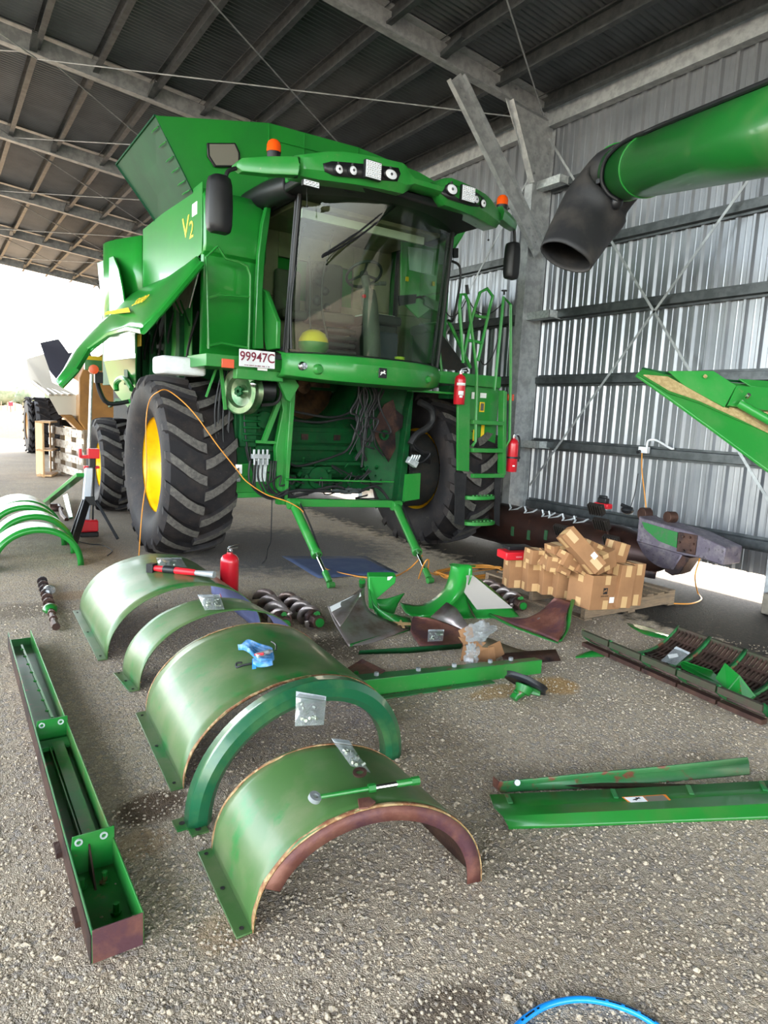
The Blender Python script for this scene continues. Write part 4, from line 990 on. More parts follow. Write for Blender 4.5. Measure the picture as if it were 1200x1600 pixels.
for y0 in (777, 817):
    q = P(751, y0, YL); g = MB(); 
    pts = [(q.x+.235*cos(a), YL+.02+.12*sin(a), q.z) for a in [radians(180+15*i) for i in range(13)]]+[(q.x+.235, YL+.14, q.z), (q.x-.235, YL+.14, q.z)]
    g.prism(pts, (0, 0, .045)); st = g.build('step', greend, LD, bevel=.004)
    g = MB()
    for i in range(6): g.cyl((q.x-.15+.06*i, YL-.03, q.z+.02), (q.x-.15+.06*i, YL-.03, q.z+.034), .012, 8)
    g.build('tread_stud', greend, st)
g = MB(); q = P(757, 760, YL); g.plate([P(727, 753, YL+.1), P(762, 753, YL+.1), P(764, 775, YL+.1), P(727, 775, YL+.1)], .02); g.build('kick_plate', greend, LD)
for (x0, x1) in ((710, 729), (772, 784)):
    g = MB(); g.plate([P(x0, 738, YL), P(x1, 740, YL), P(x1-3, 778, YL), P(x1-4, 822, YL), P(x0, 818, YL), P(x0+1, 775, YL)], .012); g.build('rubber_flap', blackr, LD)
for pts in ([(738, 697), (743, 690), (745, 581), (732, 472), (727, 460), (720, 460), (718, 477), (724, 567)], [(724, 558), (738, 495), (750, 457), (761, 451), (770, 463), (765, 482), (747, 564)], [(772.6, 610), (780, 535), (787, 464), (798, 476), (798, 592), (796, 687), (787, 702)], [(741, 492), (750, 495), (760, 496)], [(730, 532), (741, 533), (752, 536)]):
    g = MB(); g.tube(poly(pts, Y=YL-.03), .019, 8); g.build('handrail', greend, LD)
g = MB(); q = P(788, 455, YL); g.cyl(q-V(0, 0, .04), q+V(0, 0, .005), .012, 8); g.cyl(q, q+V(0, 0, .012), .035, 16); g.build('rail_knob', black, LD)
g = MB(); g.tube(poly([(729, 445), (731, 460)], Y=YL), .02, 8); g.build('antenna_stub', black, LD)
for pts in ([(696, 487), (705, 495), (718, 487), (728, 470)], [(733, 470), (745, 487), (765, 490), (785, 475)], [(748, 558), (757, 570), (770, 555), (778, 530)], [(718, 520), (735, 520), (760, 505), (765, 490)]):
    g = MB(); g.tube(poly(pts, Y=YL+.02), .007, 5, smooth=5); g.build('safety_chain', black, LD)
for (px, py, w_, h_, m_) in ((755, 618, .10, .06, whitel), (739, 618, .045, .08, whitel), (753, 636, .08, .12, yellowl), (753, 636, .05, .09, grey), (754, 674, .05, .16, yellowl), (741, 680, .04, .14, yellowl)):
    g = MB(); q = at(px, py, Y=YL+.15); off = .004 if m_ is grey else 0; g.box(q+V(0, -off, 0), (w_, .006, h_)); g.build('warning_decal', m_, LD)
g = MB(); g.box(P(797, 621, YL), (.10, .04, .08)); g.build('reflector', mat('red_reflector', (190, 70, 40), .2), LD, bevel=.004)
g = MB(); g.bb((5.1, 6.3, 1.95), (5.4, 6.5, 2.1)); g.build('bracket', greenk, LD)
# ================================================================ THINGS ON THE FLOOR AND ROUND ABOUT
def dep(px, py, t): return CAM+ray(px, py)*t
def g0(px, py, z=0): return at(px, py, Z=z)
# ---- row of curved covers
def cover(name, label, FL, FR, BL, h, h2=None, band=None, mt=greenc, flange=True, inner=lilac, edge=None, group=None, rimband=None, rimmat=None):
    FL, FR, BL = V(FL[0], FL[1], 0), V(FR[0], FR[1], 0), V(BL[0], BL[1], 0)
    FR2 = FR-FL; 
    loc = (FL+FR+BL+(BL+FR2))/4; loc.z = 0
    t = thing(name, label, 'curved cover', loc)
    if group: t['group'] = group
    h2 = h2 or h
    def arc(A, B, h_, off=0, n=36, z0=.004):
        c_ = (A+B)/2; d = (B-A)/2; L = d.length; dn = d.normalized()
        return [c_-dn*(L+off)*cos(pi*i/n)+V(0, 0, z0+(h_+off)*sin(pi*i/n)**.92) for i in range(n+1)]
    g = MB(); m = 10; rows = []
    for j in range(m+1):
        s = j/m; A = FL.lerp(BL, s); B = A+FR2*(1-.0*s)
        a = arc(A, B, h+(h2-h)*s)
        rows.append([q+V(0, 0, 1)*.004*noise.noise(q*7) for q in a])
    g.grid(rows); o = g.build('shell', [mt, inner], t, smooth=60)
    k_ = o.modifiers.new('thick', 'SOLIDIFY'); k_.thickness = .007; k_.offset = -1; k_.material_offset = 1; k_.material_offset_rim = 0
    # the shell's upper side must be the painted one
    if sum((p.normal.z*p.area for p in o.data.polygons)) < 0: o.data.flip_normals()
    if flange:
        w = V(-.055, 0, 0); g = MB(); p = [FL+w+V(0, 0, .006), FL+V(.003, 0, .006), BL+V(.003, 0, .006), BL+w+V(0, 0, .006)]
        g.plate(p, .008); fl_ = g.build('foot_flange', mt, t, bevel=.002)
        for s_ in (.06, .5, .94):
            q = FL.lerp(BL, s_)+V(-.028, 0, .011); g = MB(); g.cyl(q, q+V(0, 0, .002), .008, 12); g.build('bolt_hole', darkcav, fl_)
        g = MB(); nb = int((BL-FL).length/.02)
        g.tube([FL+(BL-FL)*(i/nb)+V(.012, 0, .055+.003*((i % 3)-1)) for i in range(nb+1)], .004, 5); g.build('weld_bead', edge or chip, o)
    if edge:
        for (A, h_, nm) in ((FL, h, 0), (BL, h2, 1)):
            if nm and edge is None: continue
            a = arc(A, A+FR2, h_, -.002); g = MB(); dirv = (BL-FL).normalized()*(1 if nm == 0 else -1)
            r1 = [q+dirv*(-.003)+V(0, 0, .0) for q in a]; 
            r2 = [q+V(0, 0, .003)+dirv*(.010+.016*abs(noise.noise(V(i*.35, nm*5, 0)))) for i, q in enumerate(a)]
            g.grid([r1, r2]); e_ = g.build('worn_edge', edge, t, smooth=60, solid=.004)
    if rimband:
        a = arc(FL, FR, h, -.006, n=40); i0, i1 = rimband; a2 = arc(FL, FR, h, -.06, n=40)
        g = MB(); g.grid([a[i0:i1], a2[i0:i1]]); g.build('inner_rim', rimmat or rust, t, smooth=60, solid=.006)
    return t
C1 = cover('auger_cover', 'scuffed green curved cover nearest the camera with rusty rim and a green turnbuckle on it', (.81, 1.85), (1.64, 1.66), (.84, 2.33), .375, .375, edge=chip, rimband=(5, 41), inner=rustd)
C3 = cover('auger_cover', 'wide dented green curved cover carrying a blue ratchet strap', (.875, 2.80), (2.03, 2.86), (.93, 3.66), .40, .42, edge=chip)
C4 = cover('auger_cover', 'narrow scuffed green cover with a clear bag of bolts on its crest', (.97, 3.97), (2.08, 4.02), (.95, 4.30), .42, .42)
C5 = cover('auger_cover', 'farthest wide pale dented cover of the row holding a red ratchet tool', (.91, 4.57), (2.06, 4.66), (.95, 5.80), .44, .42)
# thin channel section arch between the near two
t = thing('cover_hoop', 'dark green channel section hoop standing between the two nearest covers', 'curved cover', (1.35, 2.55, 0))
FL, FR = V(.855, 2.50, 0), V(1.87, 2.58, 0); n = 40
def hoop(off, dy, dz=0):
    c_ = (FL+FR)/2; d = (FR-FL)/2; L = d.length; dn = d.normalized()
    return [c_-dn*(L+off)*cos(pi*i/n)+V(0, dy, max(.003, dz+(.455+off)*sin(pi*i/n)**.95)) for i in range(n+1)]
g = MB(); g.grid([hoop(.05, .055), hoop(.05, .0), hoop(.02, -.02), hoop(-.02, -.02), hoop(-.045, .0), hoop(-.045, .055)]); g.build('channel', mat('dark_green_channel', (24, 88, 56), .3, 0, (70, 110, 66), 4, .5, .7, coat=.3), t, solid=.006, smooth=25)
g = MB(); g.bb((.80, 2.44, 0), (.87, 2.50, .008)); g.bb((.76, 2.50, 0), (.83, 2.58, .008)); ft = g.build('foot_plate', greenc, t)
for q in ((.835, 2.47), (.79, 2.54)):
    g = MB(); g.cyl((q[0], q[1], .008), (q[0], q[1], .010), .012, 12); g.build('bolt_hole', darkcav, ft)
# covers at far left
LB = [((.40, 7.42), (1.27, 7.46), (.40, 7.78), .43, 'front glossy green cover of the stack by the tripod light, standing open'),
      ((.44, 8.0), (1.30, 8.1), (.44, 8.3), .47, 'second glossy green cover of the stack at the left edge'),
      ((.40, 8.55), (1.28, 8.6), (.40, 8.85), .50, 'third glossy green cover of the stack, dark edged, at the left edge'),
      ((.46, 9.2), (1.34, 9.3), (.46, 9.9), .46, 'rearmost cover of the stack at the left edge with grid reflections')]
for FL_, FR_, BL_, h_, lb in LB:
    cover('auger_cover', lb, FL_, FR_, BL_, h_, mt=green, flange=False, inner=green, rimband=(0, 41), rimmat=green)

# ---- long narrow trough
t = thing('auger_trough', 'long narrow green open trough lying on the gravel at the far left', 'trough', (.42, 3.5, 0))
tr_g = mat('trough_inside', (34, 116, 44), .4, 0, (88, 110, 62), 4, .5, .7, coat=.15, col3=(122, 92, 62), sc3=7, lo3=.6, hi3=.68)
xa0, xb0, y0, y1 = .345, .495, 1.98, 5.08
def tx(y): f = (y-y0)/(y1-y0); return xa0+.035*f, xb0+.02*f
def side(xy0, xy1, hgt, m, nm):
    g = MB(); g.plate([(xy0[0], xy0[1], .004), (xy1[0], xy1[1], .004), (xy1[0], xy1[1], hgt), (xy0[0], xy0[1], hgt)], .005); return g.build(nm, m, t, bevel=.001)
a0, b0 = tx(y0); a1_, b1_ = tx(y1)
side((a0, y0), (a1_, y1), .115, greenw, 'side_wall'); side((b0, y0), (b1_, y1), .115, tr_g, 'side_wall')
side((a0, y0), (b0, y0), .115, rust, 'end_plate'); side((a1_, y1), (b1_, y1), .06, greenp, 'end_plate')
g = MB(); g.plate([(a0, y0, .006), (b0, y0, .006), (b1_, y1, .006), (a1_, y1, .006)], .006); g.build('trough_floor', tr_g, t)
for yy, hh, nm in ((2.42, .16, 'divider'), (3.5, .14, 'divider')):
    a_, b_ = tx(yy); g = MB(); g.plate([(a_, yy, .01), (b_, yy, .01), (b_+.004, yy, .1), (b_+.004, yy, hh), (a_+.01, yy, hh), (a_+.004, yy, .1)], .006); dv = g.build(nm, greenp, t, bevel=.001)
    for q in (.03, .115):
        g = MB(); g.lathe([(.008, -.002), (.014, -.002), (.014, .002), (.008, .002)], (a_+q, yy-.005, hh-.025), (0, 1, 0), 14, closed=True); g.build('hole_ring', galvw, dv)
g = MB(); a_, b_ = tx(2.47); g.prism([(.415, 2.42, .01), (.415, 2.30, .01), (.415, 2.42, .12)], (.006, 0, 0)); g.build('gusset', rustd, t)
for q in ((.375, 2.33), (.45, 2.33), (.45, 2.15)):
    g = MB(); g.cyl((q[0], q[1], .005), (q[0], q[1], .05), .010, 8); g.cyl((q[0], q[1], .012), (q[0], q[1], .02), .018, 6); g.build('bolt', greenp, t)
g = MB(); g.bb((.41, 2.5, .01), (.415, 3.4, .05)); g.plate([(.42, 2.46, .05), (.47, 2.46, .05), (.475, 3.42, .05), (.425, 3.42, .05)], .004); g.build('inner_rib', tr_g, t)
g = MB(); g.beam((.46, 3.66, .07), (.44, 4.9, .07), .012, .012)
for i in range(8): g.cyl((.46-.016*i/8, 3.75+.15*i, .07), (.44-.016*i/8, 3.75+.15*i, .08), .006, 6)
g.build('inner_bar', greend, t)
g = MB(); g.bb((.37, 3.38, .03), (.50, 3.46, .05)); g.build('cross_strip', greenp, t)
for yy in (2.2, 2.6):
    g = MB(); g.bb((.325, yy-.04, 0), (.345, yy+.04, .02)); g.build('packing_lug', rustd, t)
g = MB(); g.plate([(a0-.004, y0, .004), (a1_-.004, y1, .004), (a1_-.004, y1, .10), (a0-.004, y0, .10)], .004); g.build('outer_skin', rustd, t)

# ---- small auger part on the gravel
t = thing('knife_shaft', 'short greasy flighted shaft with a clear bag over one end, lying beside the trough', 'machine part', g0(76, 945))
a, b_ = g0(66, 908, .04), g0(86, 976, .04)
g = MB(); g.tube([a, b_], .022, 10)
for i in range(9):
    q = a.lerp(b_, i/9); d = (b_-a).normalized(); g.cyl(q-d*.012, q+d*.012, .045 if i < 6 else .03, 10)
g.build('shaft', rustd, t)
g = MB(); q = a.lerp(b_, .68); g.sphere(q, .06, 8, 6, (1, 1.3, .7)); g.build('gear_head', greenp, t)
g = MB(); q = a.lerp(b_, .3); g.sphere(q+V(.03, 0, .02), .07, 10, 6, (.7, 1.7, .5)); g.build('plastic_wrap', plastic, t)
g = MB(); g.tube([b_+V(0, .05, 0), b_+V(.0, -.06, 0)], .03, 8); g.build('shaft_end', rustd, t)

# ---- tools and bags lying on the covers
def bag(label, pts, lump=.02, strip=True, group=None, cont=None):
    """pts: four corners, near-left, near-right, far-right, far-left"""
    p = [V(q) for q in pts]; cen = sum(p, V(0, 0, 0))/4; n = (p[1]-p[0]).cross(p[3]-p[0]).normalized(); n = n if n.z > 0 else -n
    t = thing('plastic_bag', label, 'plastic bag', cen)
    g = MB(); N = 9; up, lo = [], []
    for i in range(N):
        ru, rl = [], []
        for j in range(N):
            u, v = i/(N-1), j/(N-1); q = p[0].lerp(p[1], u).lerp(p[3].lerp(p[2], u), v)
            b = (sin(pi*u)*sin(pi*v))**.6; w = lump*b*(.8+1.0*noise.noise(q*28))
            ru.append(q+n*(w+.004)); rl.append(q+n*.001)
        up.append(ru); lo.append(rl)
    g.grid(up); g.grid(lo); g.build('film', plastic, t, smooth=30)
    if strip:
        g = MB(); g.plate([p[3]+n*.006, p[2]+n*.006, p[2].lerp(p[1], .14)+n*.006, p[3].lerp(p[0], .14)+n*.006], .002); g.build('zip_strip', mat('zip_strip', (226, 230, 232), .4, alpha=.8) if 'zip_strip' not in MATS else MATS['zip_strip'], t)
    if cont:
        random.seed(int(cen.x*100))
        for i in range(cont):
            g = MB(); u, v = random.uniform(.2, .8), random.uniform(.1, .6); q = p[0].lerp(p[1], u).lerp(p[3].lerp(p[2], u), v)+n*(lump*.4)
            g.cyl(q, q+V(random.uniform(-.02, .02), random.uniform(-.02, .02), .004), .007, 6)
            g.build('bolt', mat('zinc_bolts', (150, 156, 140), .35, .7) if 'zinc_bolts' not in MATS else MATS['zinc_bolts'], t)
    return t
def cz(y, x, A, B, h):      # height of a cover's crest line at x
    c_ = (A+B)/2; a = (B-A)/2; s = max(0, 1-((x-c_)/a)**2)**.5; return h*s**.92+.012
def onc(px, py, A, B, h, extra=0):
    for i in range(3000):
        t_ = 1.2+i*.003; q = dep(px, py, t_)
        if q.z <= cz(q.y, q.x, A, B, h)+extra: return V(q.x, q.y, q.z+.002)
    return g0(px, py)
o5 = lambda x, y, e=0: onc(x, y, .93, 2.08, .425, e)
o4 = lambda x, y, e=0: onc(x, y, .96, 2.09, .42, e)
o3 = lambda x, y, e=0: onc(x, y, .90, 2.06, .41, e)
o2 = lambda x, y, e=0: onc(x, y, .80, 1.92, .50, e)
o1 = lambda x, y, e=0: onc(x, y, .825, 1.665, .375, e)
bag('clear bag of small parts beside the red ratchet tool on the farthest cover', [o5(250, 888), o5(292, 887), o5(283, 873), o5(244, 873)], .03, cont=8)
bag('clear bag of bolts on the crest of the narrow cover', [o4(320, 954), o4(351, 953), o4(344, 931), o4(309, 931)], .03, cont=22)
bag('crumpled clear bag hanging over the dark green channel hoop', [o2(461, 1136, .01), o2(506, 1134, .01), o2(510, 1091, .0), o2(463, 1083, .0)], .03, cont=10)
bag('clear bag of parts on the crest of the nearest cover', [o1(548, 1198), o1(579, 1209), o1(545, 1160), o1(518, 1157)], .022, cont=10)
# red ratchet tool
a = o5(232, 887, .03); b_ = at(335, 898, Z=a.z+.01); d = (b_-a).normalized(); L = (b_-a).length
t = thing('ratchet_wrench', 'red and black cordless ratchet wrench on the farthest curved cover', 'power tool', a.lerp(b_, .5))
g = MB(); g.tube([a+d*L*.10, a+d*L*.25, a+d*L*.35, a+d*L*.72], [.022, .026, .028, .024], 14); g.build('body', redp, t)
g = MB(); g.cyl(a+d*L*.24, a+d*L*.42, .030, 14); g.box(a+d*.03, (.06, .07, .065), mat=frame((0, 0, 0), d, (0, 0, 1)).to_3x3()); g.build('grip', black, t, bevel=.004)
g = MB(); g.tube([a+d*L*.72, a+d*L*.82, b_], [.020, .022, .027], 12); g.build('head', galv, t)
# washer, turnbuckle, rust flake on the near cover
q = o1(562, 1211); g = MB(); g.lathe([(.014, -.003), (.026, -.003), (.026, .004), (.014, .004)], V(0, 0, 0), (-.15, -.1, 1), 24, closed=True)
tag(g.build('steel_ring', rustd, loc=q+V(0, 0, .008), world=False), 'small dark steel ring on the nearest cover beside the clear bag', 'washer')
a = o1(492, 1247, .035); b_ = at(655, 1219, Z=a.z+.02); d = (b_-a).normalized(); L = (b_-a).length
t = thing('turnbuckle', 'green turnbuckle rod with eye end across the nearest cover', 'turnbuckle', a.lerp(b_, .5))
g = MB(); g.tube([a+d*.02, a+d*L*.55], .0085, 10); g.cyl(a+d*L*.5, a+d*L*.57, .015, 6); g.build('rod', greenp, t)
g = MB(); g.tube([a+d*L*.57, a+d*L*.8], .009, 10); g.build('threaded_rod', bright, t)
g = MB(); g.tube([a+d*L*.78, b_], .013, 10); g.cyl(b_-d*.03, b_, .015, 6); g.build('sleeve', greenp, t)
g = MB(); g.lathe([(.011, -.008), (.023, -.008), (.023, .008), (.011, .008)], a, (.25, -.35, 1), 24, closed=True); g.build('eye', galv, t)
q = o1(568, 1256); g = MB(); g.prism([q+V(-.03, -.02, .0), q+V(.0, -.03, 0), q+V(.04, -.015, 0), q+V(.035, .02, 0), q+V(-.005, .03, 0)], (0, 0, .006)); tag(g.build('rust_flake', rust, loc=q), 'flat flake of rusty metal on the nearest cover under the turnbuckle', 'scrap')
# strap on the wide cover
A = o3(395, 1018, .03); t = thing('ratchet_strap', 'blue ratchet strap with hooks bundled on the wide dented cover', 'strap', A)
g = MB(); random.seed(5)
for i in range(5):
    pts = [o3(374+random.uniform(-2, 6), 1012, .02), o3(388, 1004+3*i, .03+.01*i), o3(405, 1010+5*i, .04), o3(424+random.uniform(-2, 4), 1018+4*i, .03), o3(412, 1030+2*i, .025), o3(396, 1034+i, .015)]
    pts = catmull(pts, 6); w_ = V(.004, .016, .010)
    g.grid([[q-w_ for q in pts], [q+w_ for q in pts]])
g.build('webbing', bluec, t, solid=.002)
g = MB(); g.box(o3(412, 1022, .045), (.10, .03, .02), mat=Matrix.Rotation(.3, 3, 'Z')); g.cyl(o3(400, 1024, .05), o3(420, 1019, .05), .012, 8); g.build('ratchet', galv, t, bevel=.003)
g = MB(); g.tube([o3(398, 1024, .055), o3(412, 1022, .06)], .007, 6); g.build('ratchet_handle', redp, t)
g = MB(); g.tube([o3(396, 1037, .01), o3(380, 1040, .012), o3(370, 1043, .01), o3(370, 1037, .02), o3(378, 1036, .02)], .006, 6, smooth=4); g.tube([o3(424, 1003, .02), o3(431, 1008, .02), o3(431, 1016, .02)], .005, 6, smooth=4); g.build('hook', black, t)
g = MB(); g.plate([o3(394, 1030, .02), o3(402, 1029, .02), o3(400, 1045, .01), o3(394, 1046, .01)], .002); g.build('strap_end', mat('sky_blue_webbing', (60, 150, 220), .6), t)

# ---- red fire extinguishers
def extinguisher(loc, label, h, r, gauge=True, bands=0, name='fire_extinguisher', hose=False):
    t = thing(name, label, 'fire extinguisher', loc); x, y, z = loc
    g = MB(); g.lathe([(0, 0), (r*.92, 0), (r, .01), (r, h*.80), (r*.96, h*.86), (r*.75, h*.93), (r*.32, h*.97), (r*.3, h*1.0), (0, h*1.0)], (x, y, z), (0, 0, 1), 32); g.build('cylinder', red, t, smooth=50)
    g = MB(); g.cyl((x, y, z+h), (x, y, z+h+.04), .022, 12); g.box((x+.02, y-.02, z+h+.04), (.09, .018, .012)); g.box((x+.03, y-.02, z+h+.065), (.1, .018, .008), mat=Matrix.Rotation(-.25, 3, 'Y')); g.cyl((x, y-.02, z+h+.02), (x, y-.045, z+h+.02), .014, 12); g.build('valve', chrome, t, bevel=.002)
    for (z0, hh, m_, w_) in ((.30, .10, whitel, .5), (.22, .05, whitel, .3), (.62, .06, whitel, .9)) if bands else ((.16, .03, whitel, .25),):
        g = MB(); g.lathe([(r*1.004, z0*h), (r*1.004, z0*h+hh*h*1.4)], (x, y, z), (0, 0, 1), 10, a0=-pi/2-w_-.4+1.57*0, a1=-pi/2+w_-.4); g.build('label_band', m_, t, solid=.001)
    if hose:
        g = MB(); g.tube([(x-.0, y, z+h+.03), (x+r*.9, y-.02, z+h+.02), (x+r*1.25, y-.03, z+h*.8), (x+r*1.2, y-.03, z+h*.3)], .012, 8, smooth=6); g.build('hose', black, t)
        g = MB(); g.lathe([(r*1.02, -.012), (r*1.06, -.012), (r*1.06, .012), (r*1.02, .012)], (x, y, z+h*.42), (0, 0, 1), 24, closed=True); g.box((x+r*1.1, y-.03, z+h*.42), (.04, .03, .03)); g.build('bracket_band', black, t)
    return t
extinguisher((2.16, 5.62, 0), 'red fire extinguisher standing on the gravel in front of the left tyre', .44, .082)
q = at(716, 632, Y=6.14); extinguisher((q.x-.0, 6.13, q.z), 'red fire extinguisher with white label bands hung beside the combine step', .35, .066, bands=1)
q = at(797, 737, Y=6.2); extinguisher((q.x+.02, 6.2, q.z), 'red fire extinguisher with a black hose strapped right of the ladder', .43, .068, hose=True)

# ---- blue tarp, hanging cord, cords
g = MB(); rows = []
for j in range(7):
    a_ = [g0(440, 870).lerp(g0(498, 905), j/6), g0(572, 870).lerp(g0(622, 896), j/6)]
    rows.append([V(q.x, q.y, .008+.006*noise.noise(V(i*.7, j*.9, 0))) for i, q in enumerate([a_[0].lerp(a_[1], i/12) for i in range(13)])])
g.grid(rows); tag(g.build('tarpaulin', tarpm, loc=g0(530, 887), solid=.003), 'flat blue tarpaulin on the ground under the front of the combine', 'tarpaulin')
def cord(name, label, cat, pts, r, m, sm=8):
    g = MB(); g.tube(pts, r, 7, smooth=sm); o = g.build(name, m, loc=V(pts[0])); return tag(o, label, cat)
cord('dangling_wire', 'thin black wire dangling from the frame to the ground left of the tarpaulin', 'wire', [at(425, 780, Y=6.8), at(424, 820, Y=6.7), at(423, 846, Y=6.6), at(418, 858, Y=6.5), at(416, 872, Y=6.4), g0(410, 880, .006)], .006, black)
S1 = [at(217, 868, X=1.86), at(222, 800, X=1.88), at(229, 740, X=1.90), at(228, 665, X=1.92), at(233, 628, X=1.94), at(246, 613, Y=7.1), at(264, 611, Y=7.1), at(300, 642, Y=6.93), at(340, 696, Y=6.74), at(371, 735, Y=6.66), at(385, 752, Y=6.6), at(415, 772, Y=6.55), at(452, 785, Y=6.43), at(474, 800, Y=6.4), at(484, 822, Y=6.33)]
cord('extension_cord', 'orange extension cord looped over the left front tyre and along the frame', 'extension cord', S1, .006, orangec)
S2 = [at(500, 880, Y=6.0), g0(512, 890, .01), g0(545, 898, .01), g0(580, 903, .01), g0(615, 901, .01), g0(640, 888, .02), at(660, 868, Y=5.75)]
cord('extension_cord', 'orange extension cord strung between the two lift cylinders on the ground', 'extension cord', S2, .008, orangec)
co = g0(738, 896, .0); pts = []
random.seed(9)
pts = [g0(654, 904, .01), at(662, 882, Y=5.4), at(670, 875, Y=5.4), g0(680, 898, .01)]
for k in range(72):
    a = k*.42; rr_ = 1+random.uniform(-.14, .12); pts.append(co+V(.46*cos(a)*rr_+.0, .22*sin(a)*rr_+.05*cos(a*.3), .012+.004*(k//15)))
cord('extension_cord', 'coiled orange extension cord on the ground behind the big green curved panel', 'extension cord', pts, .007, orangec, 4)
cord('extension_cord', 'orange cord running from the wall outlet down behind the rotor', 'extension cord', [at(1003, 708, X=6.88), at(1003, 735, X=6.9), at(1007, 770, X=6.85), at(1010, 800, X=6.8), at(1010, 815, X=6.75)], .007, orangec)
cord('extension_cord', 'orange cord hanging off the rotor end down to the pallet', 'extension cord', [at(1065, 838, X=6.35), at(1085, 834, X=6.35), at(1098, 842, X=6.3), at(1094, 870, X=6.3), at(1086, 900, X=6.2), g0(1090, 925, .02), g0(1096, 936, .01), g0(1080, 943, .01), g0(1052, 943, .01)], .007, orangec)
t = thing('power_outlet', 'white power outlet box with bent conduit on the wall rail', 'power outlet', at(1008, 702, X=7.0))
q = at(1008, 703, X=7.0); g = MB(); g.box(q+V(-.02, 0, 0), (.06, .12, .075)); g.build('box', white, t, bevel=.006)
g = MB(); g.tube([q+V(0, -.02, .03), q+V(0, -.03, .11), q+V(.02, -.12, .12), q+V(.04, -.3, .04), q+V(.05, -.34, .04)], .012, 8, smooth=5); g.build('conduit', white, t)
g = MB(); g.cyl(q+V(-.05, .035, -.02), q+V(-.09, .035, -.03), .02, 10); g.build('plug', black, t)
cord('dark_cable', 'thin dark cable leaning from the rotor up the wall', 'cable', [at(985, 793, X=6.8), at(992, 770, X=6.95), at(997, 740, X=6.97)], .005, black)
# blue hose
HP = [g0(800, 1612, .012), g0(820, 1592, .012), g0(850, 1573, .012), g0(885, 1563, .012), g0(920, 1562, .012), g0(960, 1570, .012), g0(1000, 1586, .012), g0(1040, 1612, .012)]
hz = thing('air_hose', 'bright blue hose curving across the gravel at the bottom edge', 'hose', HP[3])
g = MB(); g.tube(HP, .0095, 12, smooth=8); g.build('hose', blue, hz)
hp2 = catmull(HP, 8)
for s0_, s1_ in ((6, 14), (34, 52)):
    for i in range(s0_, s1_):
        for f_ in (.15, .6):
            if (i*7+int(f_*10)) % 5 == 0: continue
            q = hp2[i].lerp(hp2[i+1], f_); d = (hp2[i+1]-hp2[i]).normalized(); g = MB(); g.beam(q-d*.0022+V(0, -.003, .0092), q+d*.0022+V(0, -.003, .0092), .005, .0006); g.build('print', black, hz)

# ---- steel and green sheets in the middle
def sheet(name, label, cat, rows, m, th=.008, group=None, smooth=60, parent=None, sm=True):
    pts = []
    for r in rows:
        p = [at(a[0], a[1], Z=a[2]) if len(a) == 3 else a[3] for a in r]
        pts.append(catmull(p, 5) if sm and len(p) > 2 else p)
    if len(pts) > 2 and sm:
        cols = [catmull([r[j] for r in pts], 4) for j in range(len(pts[0]))]; pts = [[c_[i] for c_ in cols] for i in range(len(cols[0]))]
    cen = sum([q for r in pts for q in r], V(0, 0, 0))/sum(len(r) for r in pts); cen.z = 0
    g = MB(); g.grid(pts)
    if parent is not None: return g.build(name, m, parent, solid=th, smooth=smooth)
    o = g.build(name, m, loc=cen, solid=th, smooth=smooth); return tag(o, label, cat, group)
# lined chute piece standing on its edge (left)
t = thing('chute_panel', 'steel lined chute panel standing on its edge beside the two short augers', 'machine panel', g0(560, 985))
sheet('lining', '', '', [[(512, 948, .19), (524, 975, .12), (545, 1010, .004)], [(540, 936, .20), (545, 965, .10), (585, 1003, .004)], [(569, 917, .24), (578, 955, .12), (640, 982, .02)]], steel, parent=t)
sheet('face_plate', '', '', [[(512, 948, .19), (545, 936, .22), (569, 918, .245)], [(531, 979, .12), (545, 960, .18), (569, 920, .24)]], steel, parent=t)
g = MB(); g.plate([at(514, 948, Z=.20)+V(0, -.01, 0), at(562, 925, Z=.235)+V(0, -.01, 0), at(563, 931, Z=.225)+V(0, -.012, 0), at(517, 955, Z=.185)+V(0, -.012, 0)], .004); g.build('white_strip', whitel, t)
sheet('green_edge', '', '', [[(547, 1011, .0), (590, 1000, .0), (641, 985, .0)], [(547, 1006, .02), (590, 994, .02), (641, 980, .02)]], greenp, parent=t)
sheet('green_back', '', '', [[(576, 918, .24), (590, 950, .16), (640, 966, .03)], [(585, 955, .12), (600, 968, .06), (645, 980, .01)]], greenp, parent=t)
g = MB(); g.plate([at(608, 971, Z=.05), at(642, 973, Z=.05), at(642, 977, Z=.045), at(609, 976, Z=.045)], .003); g.plate([at(622, 967, Z=.055), at(626, 967, Z=.055), at(633, 981, Z=.04), at(629, 981, Z=.04)], .003); g.build('masking_tape', tape, t)
# green upright bracket
t = thing('shield_bracket', 'green box shaped shield bracket standing upright behind the lined chute panel', 'machine part', g0(595, 950))
g = MB(); g.plate([at(577, 902, Z=.33), at(619, 902, Z=.33), at(617, 911, Z=.29), at(588, 936, Z=.16), at(592, 955, Z=.08), at(577, 950, Z=.08)], .012); g.plate([at(577, 902, Z=.33), at(619, 902, Z=.33), at(619, 902, Z=.33)+V(.03, .08, .02), at(577, 902, Z=.33)+V(.03, .08, .02)], .01)
g.plate([at(577, 902, Z=.33), at(577, 950, Z=.08), at(577, 950, Z=.08)+V(.06, .1, 0), at(577, 902, Z=.33)+V(.03, .08, .02)], .008); g.build('bracket', green, t, bevel=.003)
g = MB(); q = at(608, 903, Z=.325); g.box(q+V(0, -.012, 0), (.05, .003, .03)); g.build('label', whitel, t)
g = MB(); g.tube([at(566, 915, Z=.2), at(566, 908, Z=.26)], .03, 8); g.build('peg', greenp, t)
